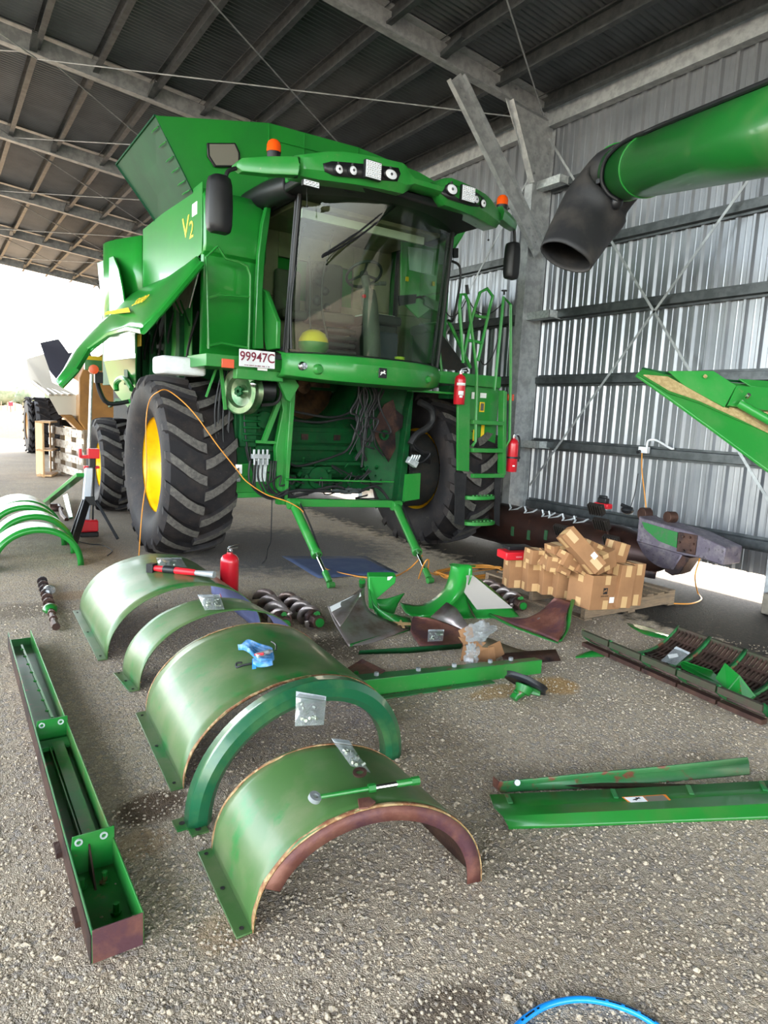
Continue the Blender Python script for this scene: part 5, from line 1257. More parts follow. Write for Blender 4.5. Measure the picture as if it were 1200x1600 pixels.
sheet('curved_shield', 'small green curved shield leaning on the green upright bracket', 'machine part', [[(586, 936, .16), (605, 935, .16), (632, 927, .19)], [(592, 948, .10), (608, 950, .08), (622, 942, .10)], [(597, 958, .01), (606, 961, .005), (616, 958, .01)]], greenp)
# big green curved panel with steel liner
t = thing('swept_chute', 'large bright green swept panel with a grey steel liner plate', 'machine panel', g0(725, 950))
sheet('panel', '', '', [[(625, 942, .02), (660, 945, .04), (694, 920, .20), (706, 880, .44)], [(640, 962, .0), (680, 958, .06), (712, 930, .22), (722, 882, .45)], [(690, 968, .0), (705, 955, .05), (726, 925, .22), (736, 884, .45)], [(742, 966, .0), (735, 955, .03), (728, 930, .18), (737, 900, .38)]], green, parent=t)
sheet('base_panel', '', '', [[(725, 930, .18), (735, 950, .05), (745, 967, .0)], [(735, 925, .22), (755, 945, .10), (780, 966, .0)], [(738, 898, .36), (775, 925, .18), (812, 964, .0)]], green, parent=t)
g = MB(); q = [at(728, 899, Z=.365), at(738, 899, Z=.36), at(800, 950, Z=.07), at(744, 952, Z=.06), at(724, 925, Z=.22)]
q = [p_+V(-.012, -.02, .006) for p_ in q]; g.plate(q, .006); ln = g.build('liner_plate', mat('grey_liner', (158, 152, 146), .5, .4), t)
for pp in ((734, 910), (731, 926), (772, 930), (747, 949), (770, 949), (792, 948)):
    g = MB(); p_ = at(pp[0], pp[1], Z=.36-.30*(pp[1]-899)/52)+V(-.014, -.024, .006); g.cyl(p_, p_+V(-.004, -.008, .004), .010, 8); g.build('bolt_hole', darkcav, ln)
g = MB(); g.plate([at(702, 881, Z=.44), at(744, 884, Z=.44), at(742, 886, Z=.435), at(703, 884, Z=.435)], .004); g.build('top_flange', greenp, t)
# rusty plate, leaning grey plate
t = thing('wear_plate', 'rusty rounded wear plate with a bag of bolts on it, left of the opened carton', 'machine part', g0(680, 985))
sheet('plate', '', '', [[(641, 985, .05), (650, 1000, .03), (665, 1010, .02), (735, 1008, .02)], [(645, 965, .07), (665, 975, .05), (690, 985, .04), (735, 998, .03)], [(652, 964, .08), (672, 966, .08), (700, 975, .06), (738, 992, .05)]], rust, parent=t)
sheet('edge_plate', 'flat rusty steel plate propped against the large swept green panel', 'machine part', [[(673, 964, .06), (705, 978, .05), (737, 992, .03)], [(698, 941, .17), (714, 951, .15), (728, 972, .10)]], steel, sm=False)
bag('small clear bag of bolts lying on the rusty wear plate', [at(668, 1003, Z=.055), at(692, 1002, Z=.055), at(694, 985, Z=.075), at(669, 985, Z=.075)], .02, cont=16)
# curved brown panel with green edge
t = thing('swept_chute', 'rust brown swept panel with green edges in front of the pallet', 'machine panel', g0(850, 980))
sheet('panel', '', '', [[(765, 959, .03), (800, 975, .01), (838, 988, .01), (872, 1002, .01)], [(812, 968, .015), (835, 965, .06), (852, 970, .06), (880, 985, .06)], [(845, 955, .05), (858, 948, .12), (868, 950, .14), (884, 960, .14)], [(866, 934, .19), (874, 935, .19), (882, 937, .19), (893, 940, .18)]], rust, parent=t)
sheet('green_flange', '', '', [[(872, 1003, .0), (884, 985, .05), (886, 960, .13), (893, 937, .19)], [(878, 1001, .01), (890, 980, .07), (893, 958, .15), (899, 935, .20)]], greenp, parent=t)
sheet('green_edge', '', '', [[(764, 957, .035), (800, 976, .012), (838, 990, .005), (872, 1004, .0)], [(766, 962, .03), (800, 980, .0), (838, 994, .0), (872, 1006, .0)]], greenp, parent=t)
bag('crumpled clear bag on the rust brown swept panel by the pallet', [at(828, 975, Z=.03), at(850, 974, Z=.03), at(856, 964, Z=.06), at(838, 967, Z=.05)], .02, strip=False)
# flat strips
sheet('rubber_strip', 'worn brown flexible strip curving behind the opened carton', 'strip', [[(735, 985, .02), (770, 1000, .012), (815, 1016, .008), (850, 1020, .008)], [(732, 1005, .01), (765, 1018, .008), (810, 1024, .006), (848, 1026, .006)]], mat('dry_strip', (120, 108, 84), .8, 0, (96, 86, 66), 20, stretch=(2, 10, 1)))
sheet('steel_strip', 'dark rusty flat bar lying right of the opened carton', 'strip', [[(782, 1022, .05), (820, 1018, .05), (868, 1015, .05)], [(790, 1036, .004), (830, 1036, .004), (876, 1032, .004)]], rustd, sm=False)
sheet('green_strip', 'long thin dark green bar lying behind the long green angle', 'strip', [[(560, 1022, .004), (640, 1020, .004), (720, 1013, .004)], [(562, 1017, .05), (640, 1012, .05), (722, 1006, .05)]], greenk, sm=False)
# long green angle
t = thing('folded_channel', 'long green folded beam with bolts, lying in front of the opened carton', 'steel beam', g0(700, 1075))
A0, A1_ = g0(552, 1091), g0(845, 1052); H_ = V(0, 0, .105)
g = MB(); g.plate([A0, A1_, A1_+H_*.9, A0+H_], .006); g.build('front_flange', greend, t, bevel=.002)
bk = V(.06, .22, 0)
g = MB(); g.plate([A0+H_, A1_+H_*.9, A1_+H_*.75+bk*.4, A0+H_*.8+bk*.7+V(-.06, 0, 0)], .006); g.build('top_flange', greenw, t, bevel=.002)
for s_ in (.12, .33, .52, .72, .84):
    q = (A0+H_).lerp(A1_+H_*.9, s_)+bk*.25; g = MB(); g.cyl(q, q+V(0, 0, .02), .016, 6); g.build('bolt', galv, t)
for q in ((556, 1055), (537, 1078), (522, 1073)):
    q = at(q[0], q[1], Z=.06); g = MB(); g.cyl(q, q+V(0, 0, .025), .014, 6); g.build('bolt', greenp, t)
g = MB(); g.plate([at(508, 1066, Z=.02), at(566, 1030, Z=.03), at(602, 1048, Z=.10), at(548, 1086, Z=.03)], .006); g.build('rusty_gusset', rust, t)
g = MB(); g.plate([at(535, 1055, Z=.06), at(560, 1050, Z=.09), at(562, 1060, Z=.08), at(552, 1082, Z=.03), at(536, 1078, Z=.03)], .012); g.build('end_bracket', greenp, t)
g = MB(); a_, b_ = g0(553, 1096, .006), g0(770, 1065, .006); g.beam(a_, b_, .05, .006); g.build('base_strip', greenw, t)
# opened carton with film
t = thing('open_carton', 'opened cardboard carton with flaps spread, clear film spilling out', 'cardboard box', g0(750, 1025))
g = MB(); g.plate([at(719, 1032, Z=.004), at(762, 1034, Z=.004), at(762, 1012, Z=.12), at(724, 1008, Z=.12)], .005); g.plate([at(724, 1008, Z=.12), at(716, 985, Z=.22), at(737, 975, Z=.27), at(742, 1004, Z=.15)], .005)
g.plate([at(762, 1034, Z=.004), at(775, 1035, Z=.004), at(772, 1010, Z=.14), at(762, 1012, Z=.12)], .005); g.build('carton', cardb, t)
g = MB(); g.plate([at(762, 1010, Z=.13), at(781, 1001, Z=.15), at(788, 1022, Z=.05), at(774, 1030, Z=.03)], .005); g.plate([at(716, 995, Z=.18), at(760, 1004, Z=.16), at(752, 1011, Z=.12), at(722, 1004, Z=.14)], .004); g.build('flap', cardb, t)
random.seed(3)
def film(nm, cen, s, lab):
    g = MB(); cen = V(cen); N = 14; rows = []
    for i in range(N):
        th = pi*i/(N-1)-pi/2; rows.append([cen+V(cos(th)*cos(2*pi*k/16)*s[0], cos(th)*sin(2*pi*k/16)*s[1], sin(th)*s[2])*(1+.9*noise.noise(V(i*.8, k*.9, s[0]*50))) for k in range(16)])
    g.grid(rows, closed=True); return tag(g.build(nm, plastic, loc=cen, smooth=20), lab, 'plastic bag')
film('plastic_film', at(748, 988, Z=.22), (.11, .06, .06), 'crumpled clear plastic film bulging out of the opened carton')
film('plastic_film', at(737, 1024, Z=.10), (.05, .04, .07), 'clear plastic film folded over the long green beam below the carton')
# pulley bracket part
t = thing('tensioner_pulley', 'black pulley wheel on a green casting lying tilted on the gravel', 'pulley', g0(820, 1085))
q = at(822, 1067, Z=.10); ax = V(-.25, -.55, .62).normalized(); ax = V(.52, .12, .8).normalized()
g = MB(); g.lathe([(.02, .02), (.05, .03), (.06, .012), (.125, .012), (.135, .02), (.128, .004), (.128, -.004), (.135, -.02), (.12, -.012), (.03, -.01)], q, ax, 36); g.build('wheel', black, t)
g = MB(); g.cyl(q, q+ax*.04, .035, 10); g.build('hub_nut', black, t)
g = MB(); g.tube([q-ax*.02, q-ax*.07], [.06, .045], 12); g.tube([q-ax*.05, at(806, 1086, Z=.03)], .032, 14); g.box(q-ax*.05+V(.05, -.02, 0), (.12, .05, .03), mat=frame((0, 0, 0), (1, -.4, -.3), ax).to_3x3()); g.build('casting', greenp, t, bevel=.004)
g = MB(); g.tube([at(806, 1086, Z=.04), at(802, 1092, Z=.02)], .026, 14); g.build('socket', greenp, t)
# ---- short augers
def auger(label, a, b, r, turns, m, endm, group=None):
    a, b = V(a), V(b); d = (b-a).normalized(); L = (b-a).length; t = thing('auger_flighting', label, 'auger', (a+b)/2-V(0, 0, ((a+b)/2).z))
    u = d.cross(V(0, 0, 1)).normalized(); w = u.cross(d)
    g = MB(); g.cyl(a, b, r*.32, 14); g.build('tube', endm, t)
    g = MB(); n = int(turns*20); rows = []
    for i in range(n+1):
        an = 2*pi*turns*i/n; q = a+d*L*.9*i/n; e = u*cos(an)+w*sin(an); rows.append([q+e*r*.3, q+e*r])
    g.grid(rows); g.build('flight', m, t, solid=.006, smooth=60)
    g = MB(); g.cyl(b-d*.08, b+d*.01, r*.62, 8); g.cyl(b-d*.12, b-d*.08, r*.8, 12); g.build('end_casting', rustd, t, bevel=.004)
    g = MB(); g.cyl(b-d*.03, b+d*.025, r*.4, 10); g.tube([b-d*.06+w*r*.5, b-d*.02+w*r*.7], .02, 8); g.build('green_hub', greenp, t)
    return t
auger('short steel auger lying left of its twin beside the lined chute panel', at(412, 935, Z=.10), at(445, 975, Z=.10), .10, 3.4, steel, rustd)
auger('short steel auger lying right of its twin beside the lined chute panel', at(446, 938, Z=.10), at(498, 972, Z=.09), .09, 4, steel, rustd)
auger('short purple tinged steel auger lying between the swept green panel and the pallet', at(762, 916, Z=.08), at(816, 946, Z=.08), .085, 4, steel, rustd)
# ---- flat panels at lower right
t = thing('feeder_shield', 'bright green folded panel with a warning sticker, lying front right', 'machine panel', g0(990, 1265))
def rowp(pts): return [at(x, y, Z=z) for x, y, z in pts]
R0 = rowp([(765, 1242, .035), (900, 1236, .035), (1040, 1229, .035), (1200, 1220, .035), (1300, 1214, .035)]); R1 = rowp([(772, 1262, .025), (900, 1256, .025), (1040, 1249, .025), (1200, 1240, .025), (1300, 1234, .025)])
R2 = rowp([(786, 1276, .045), (900, 1270, .045), (1040, 1264, .045), (1200, 1256, .045), (1300, 1250, .045)]); R3 = rowp([(794, 1291, .012), (900, 1287, .012), (1040, 1282, .012), (1200, 1275, .012), (1300, 1270, .012)]); R4 = rowp([(795, 1296, .002), (900, 1292, .002), (1040, 1286, .002), (1200, 1280, .002), (1300, 1275, .002)])
g = MB(); g.grid([R0, R1, R2, R3, R4]); g.build('panel', mat('panel_green', (26, 108, 36), .35, 0, (56, 106, 44), 5, .5, .75, coat=.2), t, solid=.004, smooth=12)
for x in (792, 957, 1075, 1190):
    a_, b_ = at(x, 1243-(x-765)*.05, Z=.04), at(x+6, 1256-(x-765)*.05, Z=.034); g = MB(); g.beam(a_, b_, .02, .008); g.build('clip_slot', greenw, t)
g = MB(); g.plate([at(972, 1245.5, Z=.0335), at(1040, 1241.5, Z=.0335), at(1050, 1252, Z=.0285), at(985, 1255.5, Z=.0285)], .002); st = g.build('warning_sticker', mat('orange_sticker', (214, 120, 36), .5), t)
e_ = V(0, 0, .0015)
g = MB(); g.plate([at(975, 1246.5, Z=.0335)+e_, at(1004, 1245, Z=.0335)+e_, at(1012, 1253, Z=.0285)+e_, at(986, 1254.5, Z=.0285)+e_], .001); g.build('sticker_symbol', whitel, st)
g = MB(); g.plate([at(1006, 1245, Z=.0335)+e_, at(1036, 1243, Z=.0335)+e_, at(1045, 1251, Z=.0285)+e_, at(1014, 1253, Z=.0285)+e_], .001); g.build('sticker_text', mat('grey_print', (112, 106, 92), .6), st)
q = at(995, 1249.5, Z=.0315)+e_*2.2; g = MB()
for a_, b_ in (((-.022, .004), (.0, -.002)), ((0, -.002), (.022, .004)), ((-.006, .004), (-.012, -.007)), ((.008, .006), (.018, -.006)), ((.0, -.002), (.006, .010))): g.beam(q+V(a_[0], a_[1], 0), q+V(b_[0], b_[1], 0), .004, .001)
g.build('sticker_figure', black, st)
t = thing('feeder_shield', 'narrow worn green channel with rust patches lying behind the stickered panel', 'machine panel', g0(975, 1215))
r0 = rowp([(780, 1222, .07), (900, 1210, .07), (1040, 1197, .07), (1168, 1183, .07)]); r1 = rowp([(778, 1230, .03), (900, 1218, .03), (1040, 1205, .03), (1170, 1192, .03)]); r2 = rowp([(782, 1238, .006), (900, 1232, .006), (1040, 1222, .006), (1171, 1210, .006)])
g = MB(); g.grid([r0, r1, r2]); g.build('channel', greenw, t, solid=.005, smooth=12)
g = MB(); q = at(806, 1222, Z=.055); g.cyl(q, q+V(-.01, -.02, .01), .014, 10); g.build('bolt', galv, t)
g = MB(); g.plate([r0[0], r1[0], r2[0], r2[0]+V(.01, .06, 0), r0[0]+V(.01, .05, 0)], .004); g.build('end_cap', rust, t)
g = MB(); g.beam(r2[0]+V(.1, .01, .006), r2[3]+V(-.3, .02, .006), .03, .012); g.build('seal_strip', rustd, t)
# ---- pallet with cartons
def pallet(name, label, o, dx, dy, L, Wd, m, h=.14, nb=7, vertical=None):
    """o: corner, dx/dy: unit directions"""
    o, dx, dy = V(o), V(dx).normalized(), V(dy).normalized(); up = dx.cross(dy) if vertical else V(0, 0, 1)
    up = up.normalized(); t = thing(name, label, 'pallet', o+dx*L/2+dy*Wd/2-(V(0, 0, (o+dx*L/2+dy*Wd/2).z)))
    def bx(p, q, r, a, b, c_, nm, mm=m):
        M = Matrix((dx, dy, up)).transposed(); g = MB(); g.box(o+dx*(p+a/2)+dy*(q+b/2)+up*(r+c_/2), (a, b, c_), mat=M); return g.build(nm, mm, t, bevel=.003)
    for i in range(3): bx(0, (Wd-.05)*i/2, .02, L, .05, h-.04, 'stringer')
    for i in range(nb): bx((L-.1)*i/(nb-1), 0, h-.02, .1, Wd, .02, 'deck_board')
    for i in range(3): bx((L-.1)*i/2, 0, 0, .1, Wd, .018, 'bottom_board')
    return t
PO = V(4.72, 3.75, 0)
pallet('wooden_pallet', 'weathered wooden pallet carrying the heap of cardboard boxes', PO, (1, -.012, 0), (.012, 1, 0), 1.31, 1.32, pallw, .15, 8)
def rotm(rz, rx=0, ry=0): return (Matrix.Rotation(rz, 3, 'Z')@Matrix.Rotation(ry, 3, 'Y')@Matrix.Rotation(rx, 3, 'X'))
def carton(label, q, dims, rz=0, rx=0, ry=0, logo=False, lab=True, seam=True):
    t = thing('cardboard_box', label, 'cardboard box', q, 'parts cartons heaped on the pallet'); M = rotm(rz, rx, ry); w, d, h = dims
    def part(c_, s_, nm, m, bev=0):
        g = MB(); g.box(V(q)+M@V(c_), s_, mat=M); return g.build(nm, m, t, bevel=bev)
    part((0, 0, 0), (w, d, h), 'carton', cardb, .003)
    if seam:
        for s in (-1, 1):
            part((0, -d/2-.0008, s*(h*.36)), (min(w*.42, .06), .0012, h*.26), 'tape', tape); part((-w/2-.0008, 0, s*(h*.36)), (.0012, min(d*.42, .06), h*.26), 'tape', tape)
        part((0, 0, h/2+.0008), (min(w*.4, .06), d*.98, .0012), 'tape', tape)
    if lab: part((w*.22, -d/2-.002, -h*.22), (min(w*.34, .07), .0012, min(h*.2, .05)), 'label', whitel)
    if logo:
        c_ = V(q)+M@V(-w*.05, -d/2-.002, h*.05); g = MB(); g.box(c_, (.05, .0012, .055), mat=M); lg = g.build('emblem', black, t)
        z_ = M@V(0, -1, 0); x_, y_ = M@V(1, 0, 0), M@V(0, 0, 1)
        g = MB(); g.prism([c_+x_*a*.62+y_*b_*.62+z_*.0016 for a, b_ in deer], z_*.0006); g.build('leaping_deer', cardb, lg)
        text_mesh('JOHN DEERE', .016, frame(c_-y_*.045, x_, y_), black, 'lettering', t, ext=.0006)
    return t
BX = [
 ('small kraft box at the left end of the heap, under the red case', 804, 893, .30, (.17, .17, .28), .75, 0, 0),
 ('upright kraft box second from the left in the front row of the heap', 831, 898, .30, (.16, .17, .28), .7, 0, 0),
 ('upright kraft box third from the left in the front row of the heap', 856, 902, .30, (.17, .17, .29), .72, 0, 0),
 ('kraft box fourth from the left in the front row with a bent flap', 882, 908, .29, (.22, .2, .27), .8, .05, .05),
 ('largest kraft box of the heap with black emblem on its right face', 929, 920, .29, (.36, .28, .30), .18, 0, .06),
 ('tall kraft box at the right end of the heap, nearer one of the pair', 970, 914, .34, (.16, .14, .38), .35, 0, .08),
 ('tall kraft box at the right end of the heap, behind its twin', 987, 911, .34, (.14, .14, .38), .3, 0, .05),
 ('long kraft box leaning upright against the right side of the heap', 956, 882, .50, (.17, .13, .42), .3, 0, .26),
 ('long kraft box lying diagonally on top of the heap', 908, 860, .66, (.14, .13, .42), .4, -.35, -.72),
 ('small kraft box on top just left of the diagonal long box', 872, 861, .60, (.18, .16, .13), .5, 0, -.1),
 ('flat kraft box on top beside the red case', 839, 869, .53, (.18, .16, .13), .6, 0, .05),
 ('small cube box below the topmost left box', 862, 879, .52, (.12, .12, .13), .9, .1, .1),
 ('small tilted box between the red case and the middle of the heap', 850, 873, .52, (.10, .16, .11), .3, .3, .5),
 ('tilted box under the lower end of the diagonal long box', 889, 877, .54, (.20, .14, .12), .3, .1, .45),
 ('small box wedged in the middle of the heap above the emblem box', 908, 888, .48, (.16, .12, .10), .3, 0, .5),
 ('half hidden box behind the diagonal long box at the top', 926, 858, .64, (.16, .14, .12), .3, .1, .4),
 ('half hidden tilted box behind the leaning upright box', 936, 874, .56, (.22, .18, .16), .3, .1, -.35),
 ('small box squeezed above the box with the bent flap', 876, 888, .47, (.14, .12, .08), .4, 0, .4),
]
for i, (lb, px, py, z, dm, rz, rx, ry) in enumerate(BX):
    q = at(px, py, Z=z); carton(lb, q, dm, -rz*.55, rx, ry, logo=(i == 4), lab=i in (4, 7, 8), seam=True)
t = thing('tool_case', 'flat red plastic case on the left end of the carton heap', 'tool case', at(806, 866, Z=.48))
q = at(806, 866, Z=.475); Mx = rotm(-.3); g = MB(); g.box(q, (.30, .2, .075), mat=Mx); g.build('case', redp, t, bevel=.01)
g = MB(); g.box(q+Mx@V(-.02, -.102, -.005), (.06, .002, .014), mat=Mx); g.build('pale_mark', mat('pale_red_mark', (222, 120, 124), .5), t)
g = MB(); g.box(q+V(.06, .05, .055), (.24, .14, .035), mat=Mx); g.build('black_tray', black, t, bevel=.005)

# ---- rotor lying along the wall
RX, RZ, RR = 6.46, .33, .275
t = thing('threshing_rotor', 'long dark rusty threshing rotor lying along the wall behind the boxes', 'combine rotor', (RX, 6.0, 0))
drum = mat('rotor_drum', (58, 36, 30), .42, .5, (40, 28, 26), 2.5, .4, .65, bump=.12, bsc=20, col3=(84, 52, 40), sc3=5, lo3=.6, hi3=.72)
g = MB(); g.lathe([(0, 0), (RR, 0), (RR, 2.9), (RR*.92, 3.0), (0, 3.0)], (RX, 4.85, RZ), (0, 1, 0), 48); g.build('drum', drum, t)
g = MB(); g.lathe([(RR, 0), (RR*1.02, .1), (RR*.9, .25), (RR*.55, .62), (RR*.3, .75)], (RX, 4.86, RZ), (0, -1, 0), 36); g.build('front_cone', drum, t)
for k in range(3):
    rows = []
    for i in range(16):
        a = k*2*pi/3+i*.16; y = 4.82-i*.04; r1 = RR*(.9-.03*i); rows.append([(RX+r1*.6*cos(a), y, RZ+r1*.6*sin(a)), (RX+(r1+.10)*cos(a), y, RZ+(r1+.10)*sin(a))])
    g = MB(); g.grid(rows); g.build('cone_flight', rustd, t, solid=.012, smooth=60)
for (px, py) in ((805, 788), (829, 789), (857, 790), (868, 783), (890, 782), (908, 787)):
    q = at(px, py, X=RX-.05); yy = q.y; zt_ = RZ+RR; g = MB()
    xx = RX-.12; zz = RZ+(RR**2-.12**2)**.5-.01
    g.tube([(xx-.06, yy-.05, zz-.14), (xx-.03, yy, zz-.02), (xx, yy, zz+.03)], .013, 6); g.tube([(xx-.03, yy, zz-.02), (xx+.01, yy-.11, zz+.02), (xx+.03, yy-.16, zz+.06)], .011, 6); g.tube([(xx-.0, yy, zz), (xx, yy+.03, zz+.07)], .012, 6)
    g.build('tine', galv, t)
for (px, py) in ((878, 828), (932, 795), (940, 818), (956, 845)):
    q = at(px, py, X=RX-.27); g = MB(); M = rotm(0, 0, -.5)
    g.box(q, (.05, .20, .12), mat=M)
    for i in range(6): g.box(q+M@V(-.03, -.08+.032*i, 0), (.03, .012, .13), mat=M)
    g.build('rasp_bar', mat('rasp_steel', (70, 64, 60), .4, .7) if 'rasp_steel' not in MATS else MATS['rasp_steel'], t, bevel=.003)
for (px, py) in ((801, 830), (826, 836), (853, 836)):
    q = at(px, py, X=RX-.272); g = MB(); g.box(q, (.012, .05, .12)); g.build('paint_mark', mat('dull_green_mark', (30, 66, 36), .6) if 'dull_green_mark' not in MATS else MATS['dull_green_mark'], t)
# gearbox frame in front of the rotor
t = thing('rotor_gearcase', 'grey and green wedge shaped rotor gearcase housing at the wall end of the rotor', 'gearcase', (6.2, 3.9, 0))
gpur = mat('scuffed_grey_paint', (92, 84, 96), .5, .3, (120, 112, 116), 9, .45, .65, col3=(60, 54, 58), sc3=20)
XG = 6.25
g = MB(); pr_ = [at(998, 806, X=XG), at(994, 846, X=XG), at(1068, 868, X=XG), at(1092, 872, X=XG), at(1130, 884, X=XG), at(1134, 856, X=XG), at(1080, 831, X=XG), at(1004, 810, X=XG)]
g.prism([q+V(.15, 0, 0) for q in pr_], (.30, 0, 0)); g.build('housing', gpur, t, bevel=.012)
g = MB(); g.plate([q+V(-.008, 0, 0) for q in (at(1004, 815, X=XG), at(1060, 832, X=XG), at(1058, 856, X=XG), at(1030, 845, X=XG), at(1008, 826, X=XG))], .008); g.build('green_panel', mat('flaking_green', (26, 104, 44), .45, 0, (70, 90, 66), 14, .55, .7), t)
g = MB(); q = at(1074, 849, X=XG); g.lathe([(0, -.09), (.03, -.09), (.035, -.06), (.05, -.06), (.055, -.02), (.085, -.02), (.09, .01)], q, (-1, 0, 0), 24)
for i, v in enumerate(g.v): pass
for k in range(6): g.cyl(q+V(-.0, .075*cos(k), .075*sin(k)), q+V(-.035, .075*cos(k), .075*sin(k)), .012, 6)
g.box(q, (.03, .2, .2)); g.build('bearing', rustd, t, bevel=.003)
g = MB(); r1 = [at(996, 846, X=XG+.02), at(1008, 868, X=XG+.02), at(1028, 884, X=XG+.02), at(1052, 890, X=XG+.02)]; r2 = [at(1000, 848, X=XG+.02), at(1030, 854, X=XG+.02), at(1050, 860, X=XG+.02), at(1066, 868, X=XG+.02)]
g.grid([catmull(r1, 5), catmull(r2, 5), [p+V(.3, 0, 0) for p in catmull(r2, 5)]]); g.grid([catmull(r1, 5), [p+V(.3, 0, 0) for p in catmull(r1, 5)]]); g.build('curved_skirt', gpur, t, solid=.008)
g = MB(); g.prism([q+V(.12, 0, 0) for q in (at(1040, 862, X=XG), at(1036, 893, X=XG), at(1048, 900, X=XG), at(1060, 896, X=XG), at(1076, 872, X=XG))], (.2, 0, 0)); g.build('foot_bracket', rustd, t, bevel=.006)
g = MB()
for (px, py, r_) in ((1008, 803, .07), (1048, 808, .06)): q = at(px, py, X=XG+.2); g.lathe([(0, -.05), (r_, -.05), (r_, .05), (0, .05)], q, (-1, .3, 0), 20)
g.beam(at(1048, 812, X=XG+.2), at(1046, 830, X=XG+.2), .05, .05); g.build('pulley_lug', rustd, t, bevel=.004)
g = MB(); g.prism([(6.95, 4.2, .50), (6.95, 2.2, .42), (6.95, 2.2, .36), (6.95, 4.2, .38)], (.03, 0, 0)); 
# red tools on top of the rotor
t = thing('impact_wrench', 'red and black cordless tool lying on top of the rotor', 'power tool', (RX, 5.1, RZ+RR))
q = at(942, 790, X=RX); g = MB(); g.box(q+V(0, 0, -.0), (.10, .2, .06)); g.build('body', redp, t, bevel=.012)
g = MB(); g.box(q+V(0, .0, .06), (.07, .12, .06)); g.box(q+V(-.03, .06, -.05), (.08, .1, .08)); g.tube([q+V(0, .06, .1), q+V(0, -.05, .1)], .02, 8); g.build('battery', black, t, bevel=.008)
q = at(980, 797, X=RX+.02); g = MB(); g.sphere(q, .06, 10, 6, (1, 1.3, .8)); g.tube([q+V(0, -.06, .02), q+V(0, .08, .05)], .02, 8); tag(g.build('coiled_cable', black, loc=q), 'black coiled cable end lying on the front of the rotor', 'cable')
# ballast post at the right edge
g = MB(); q = at(1197, 935, X=6.6); g.box((q.x+.1, q.y-.1, .1), (.25, .25, .2)); tag(g.build('concrete_block', mat('concrete', (120, 112, 100), .9, 0, (96, 90, 80), 8), loc=(q.x, q.y, 0), bevel=.01), 'grey concrete block on the ground at the right edge by the wall gap', 'block')

# ---- concave grates
def grate(label, ya, yb, s0=0, s1=1, bars=8):
    cy_ = (ya+yb)/2; t = thing('concave_grate', label, 'concave grate', (4.4, cy_, 0))
    def arc(s, y): # across
        a = -1+2*s; return V(4.42-.10*(3.2-y)+.41*a, y, .025+.14*abs(a)**2.2)
    iron = MATS.get('grate_iron') or mat('grate_iron', (84, 62, 54), .55, .4, (56, 44, 38), 9, .4, .65, bump=.2)
    def ss(j, n): return s0+(s1-s0)*j/n
    ns = max(2, round(8*(s1-s0)))
    for i in range(ns+1):
        s = ss(i, ns); p0_, p1_ = arc(s, ya), arc(s, yb); q = arc(min(s+.02, 1), ya)-arc(max(s-.02, 0), ya); q.normalize(); nrm_ = V(-q.z, 0, q.x)
        g = MB(); g.beam(p0_, p1_, .014, .034, up=nrm_); g.build('long_bar', iron, t)
    for k in range(bars):
        y = ya+.02+(yb-ya-.04)*k/(bars-1); pts = [arc(ss(j, 14), y) for j in range(15)]
        g = MB(); g.grid([[p+V(0, -.008, -.008) for p in pts], [p+V(0, -.008, .014) for p in pts], [p+V(0, .008, .014) for p in pts], [p+V(0, .008, -.008) for p in pts]]); g.build('cross_bar', iron, t)
    for y in (ya, yb):
        pts = [arc(ss(j, 14), y) for j in range(15)]
        g = MB(); g.grid([[p+V(0, 0, -.025) for p in pts], [p+V(0, 0, .03) for p in pts]]); g.build('end_rib', greenw if y == yb else greenk, t, solid=.012)
    for s in (s0, s1):
        g = MB(); g.beam(arc(s, ya), arc(s, yb), .03, .04); g.build('lip', mat('mossy_dark', (48, 54, 34), .7, 0, (64, 46, 38), 9) if 'mossy_dark' not in MATS else MATS['mossy_dark'], t)
    g = MB(); g.beam(arc(s0, ya)+V(.03, 0, -.09), arc(s0, yb)+V(.03, 0, -.09), .05, .03); g.build('foot_rail', rustd, t)
    return t
GL = [('narrow end section of the concave row, only its left side present', 2.93, 3.19, 0, .34), ('farthest full section of the concave row, with a clear bag on it', 2.645, 2.915, 0, 1),
      ('second full section of the concave row, green channel resting in it', 2.36, 2.63, 0, 1), ('third full section of the concave row, bent green plate in it', 2.075, 2.345, 0, 1), ('nearest section of the concave row, cut by the right edge of the picture', 1.78, 2.06, 0, 1)]
for lb, ya, yb, s0, s1 in GL: grate(lb, ya, yb, s0, s1)
bag('flat clear bag with a white label lying on the farthest concave grate', [at(1032, 1033, Z=.10), at(1056, 1040, Z=.08), at(1078, 1021, Z=.10), at(1056, 1011, Z=.12)], .012)
g = MB(); q = [at(1043, 1023, Z=.13), at(1058, 1021, Z=.13), at(1060, 1026, Z=.125), at(1046, 1029, Z=.125)]; g.plate(q, .002); tag(g.build('paper_label', whitel, loc=q[0]), 'small white printed label on the flat bag at the grates', 'label')
g = MB(); g.plate([at(1063, 1036, Z=.16), at(1115, 1051, Z=.12), at(1136, 1075, Z=.10), at(1118, 1070, Z=.12), at(1066, 1044, Z=.13)], .006); g.plate([at(1063, 1036, Z=.16), at(1115, 1051, Z=.12), at(1113, 1048, Z=.15), at(1068, 1033, Z=.18)], .004)
tag(g.build('green_channel', greenp, loc=at(1090, 1055, Z=.1)), 'green folded channel resting in the grates left of the green plate', 'machine part')
g = MB(); g.plate([at(1155, 1055, Z=.22), at(1181, 1089, Z=.10), at(1162, 1101, Z=.09), at(1136, 1078, Z=.14)], .006); g.plate([at(1155, 1055, Z=.22), at(1136, 1078, Z=.14), at(1118, 1060, Z=.16), at(1133, 1036, Z=.26)], .006)
tag(g.build('green_plate', greenp, loc=at(1155, 1080, Z=.1)), 'bent green sheet plate sitting upright in the concave grates', 'machine part')
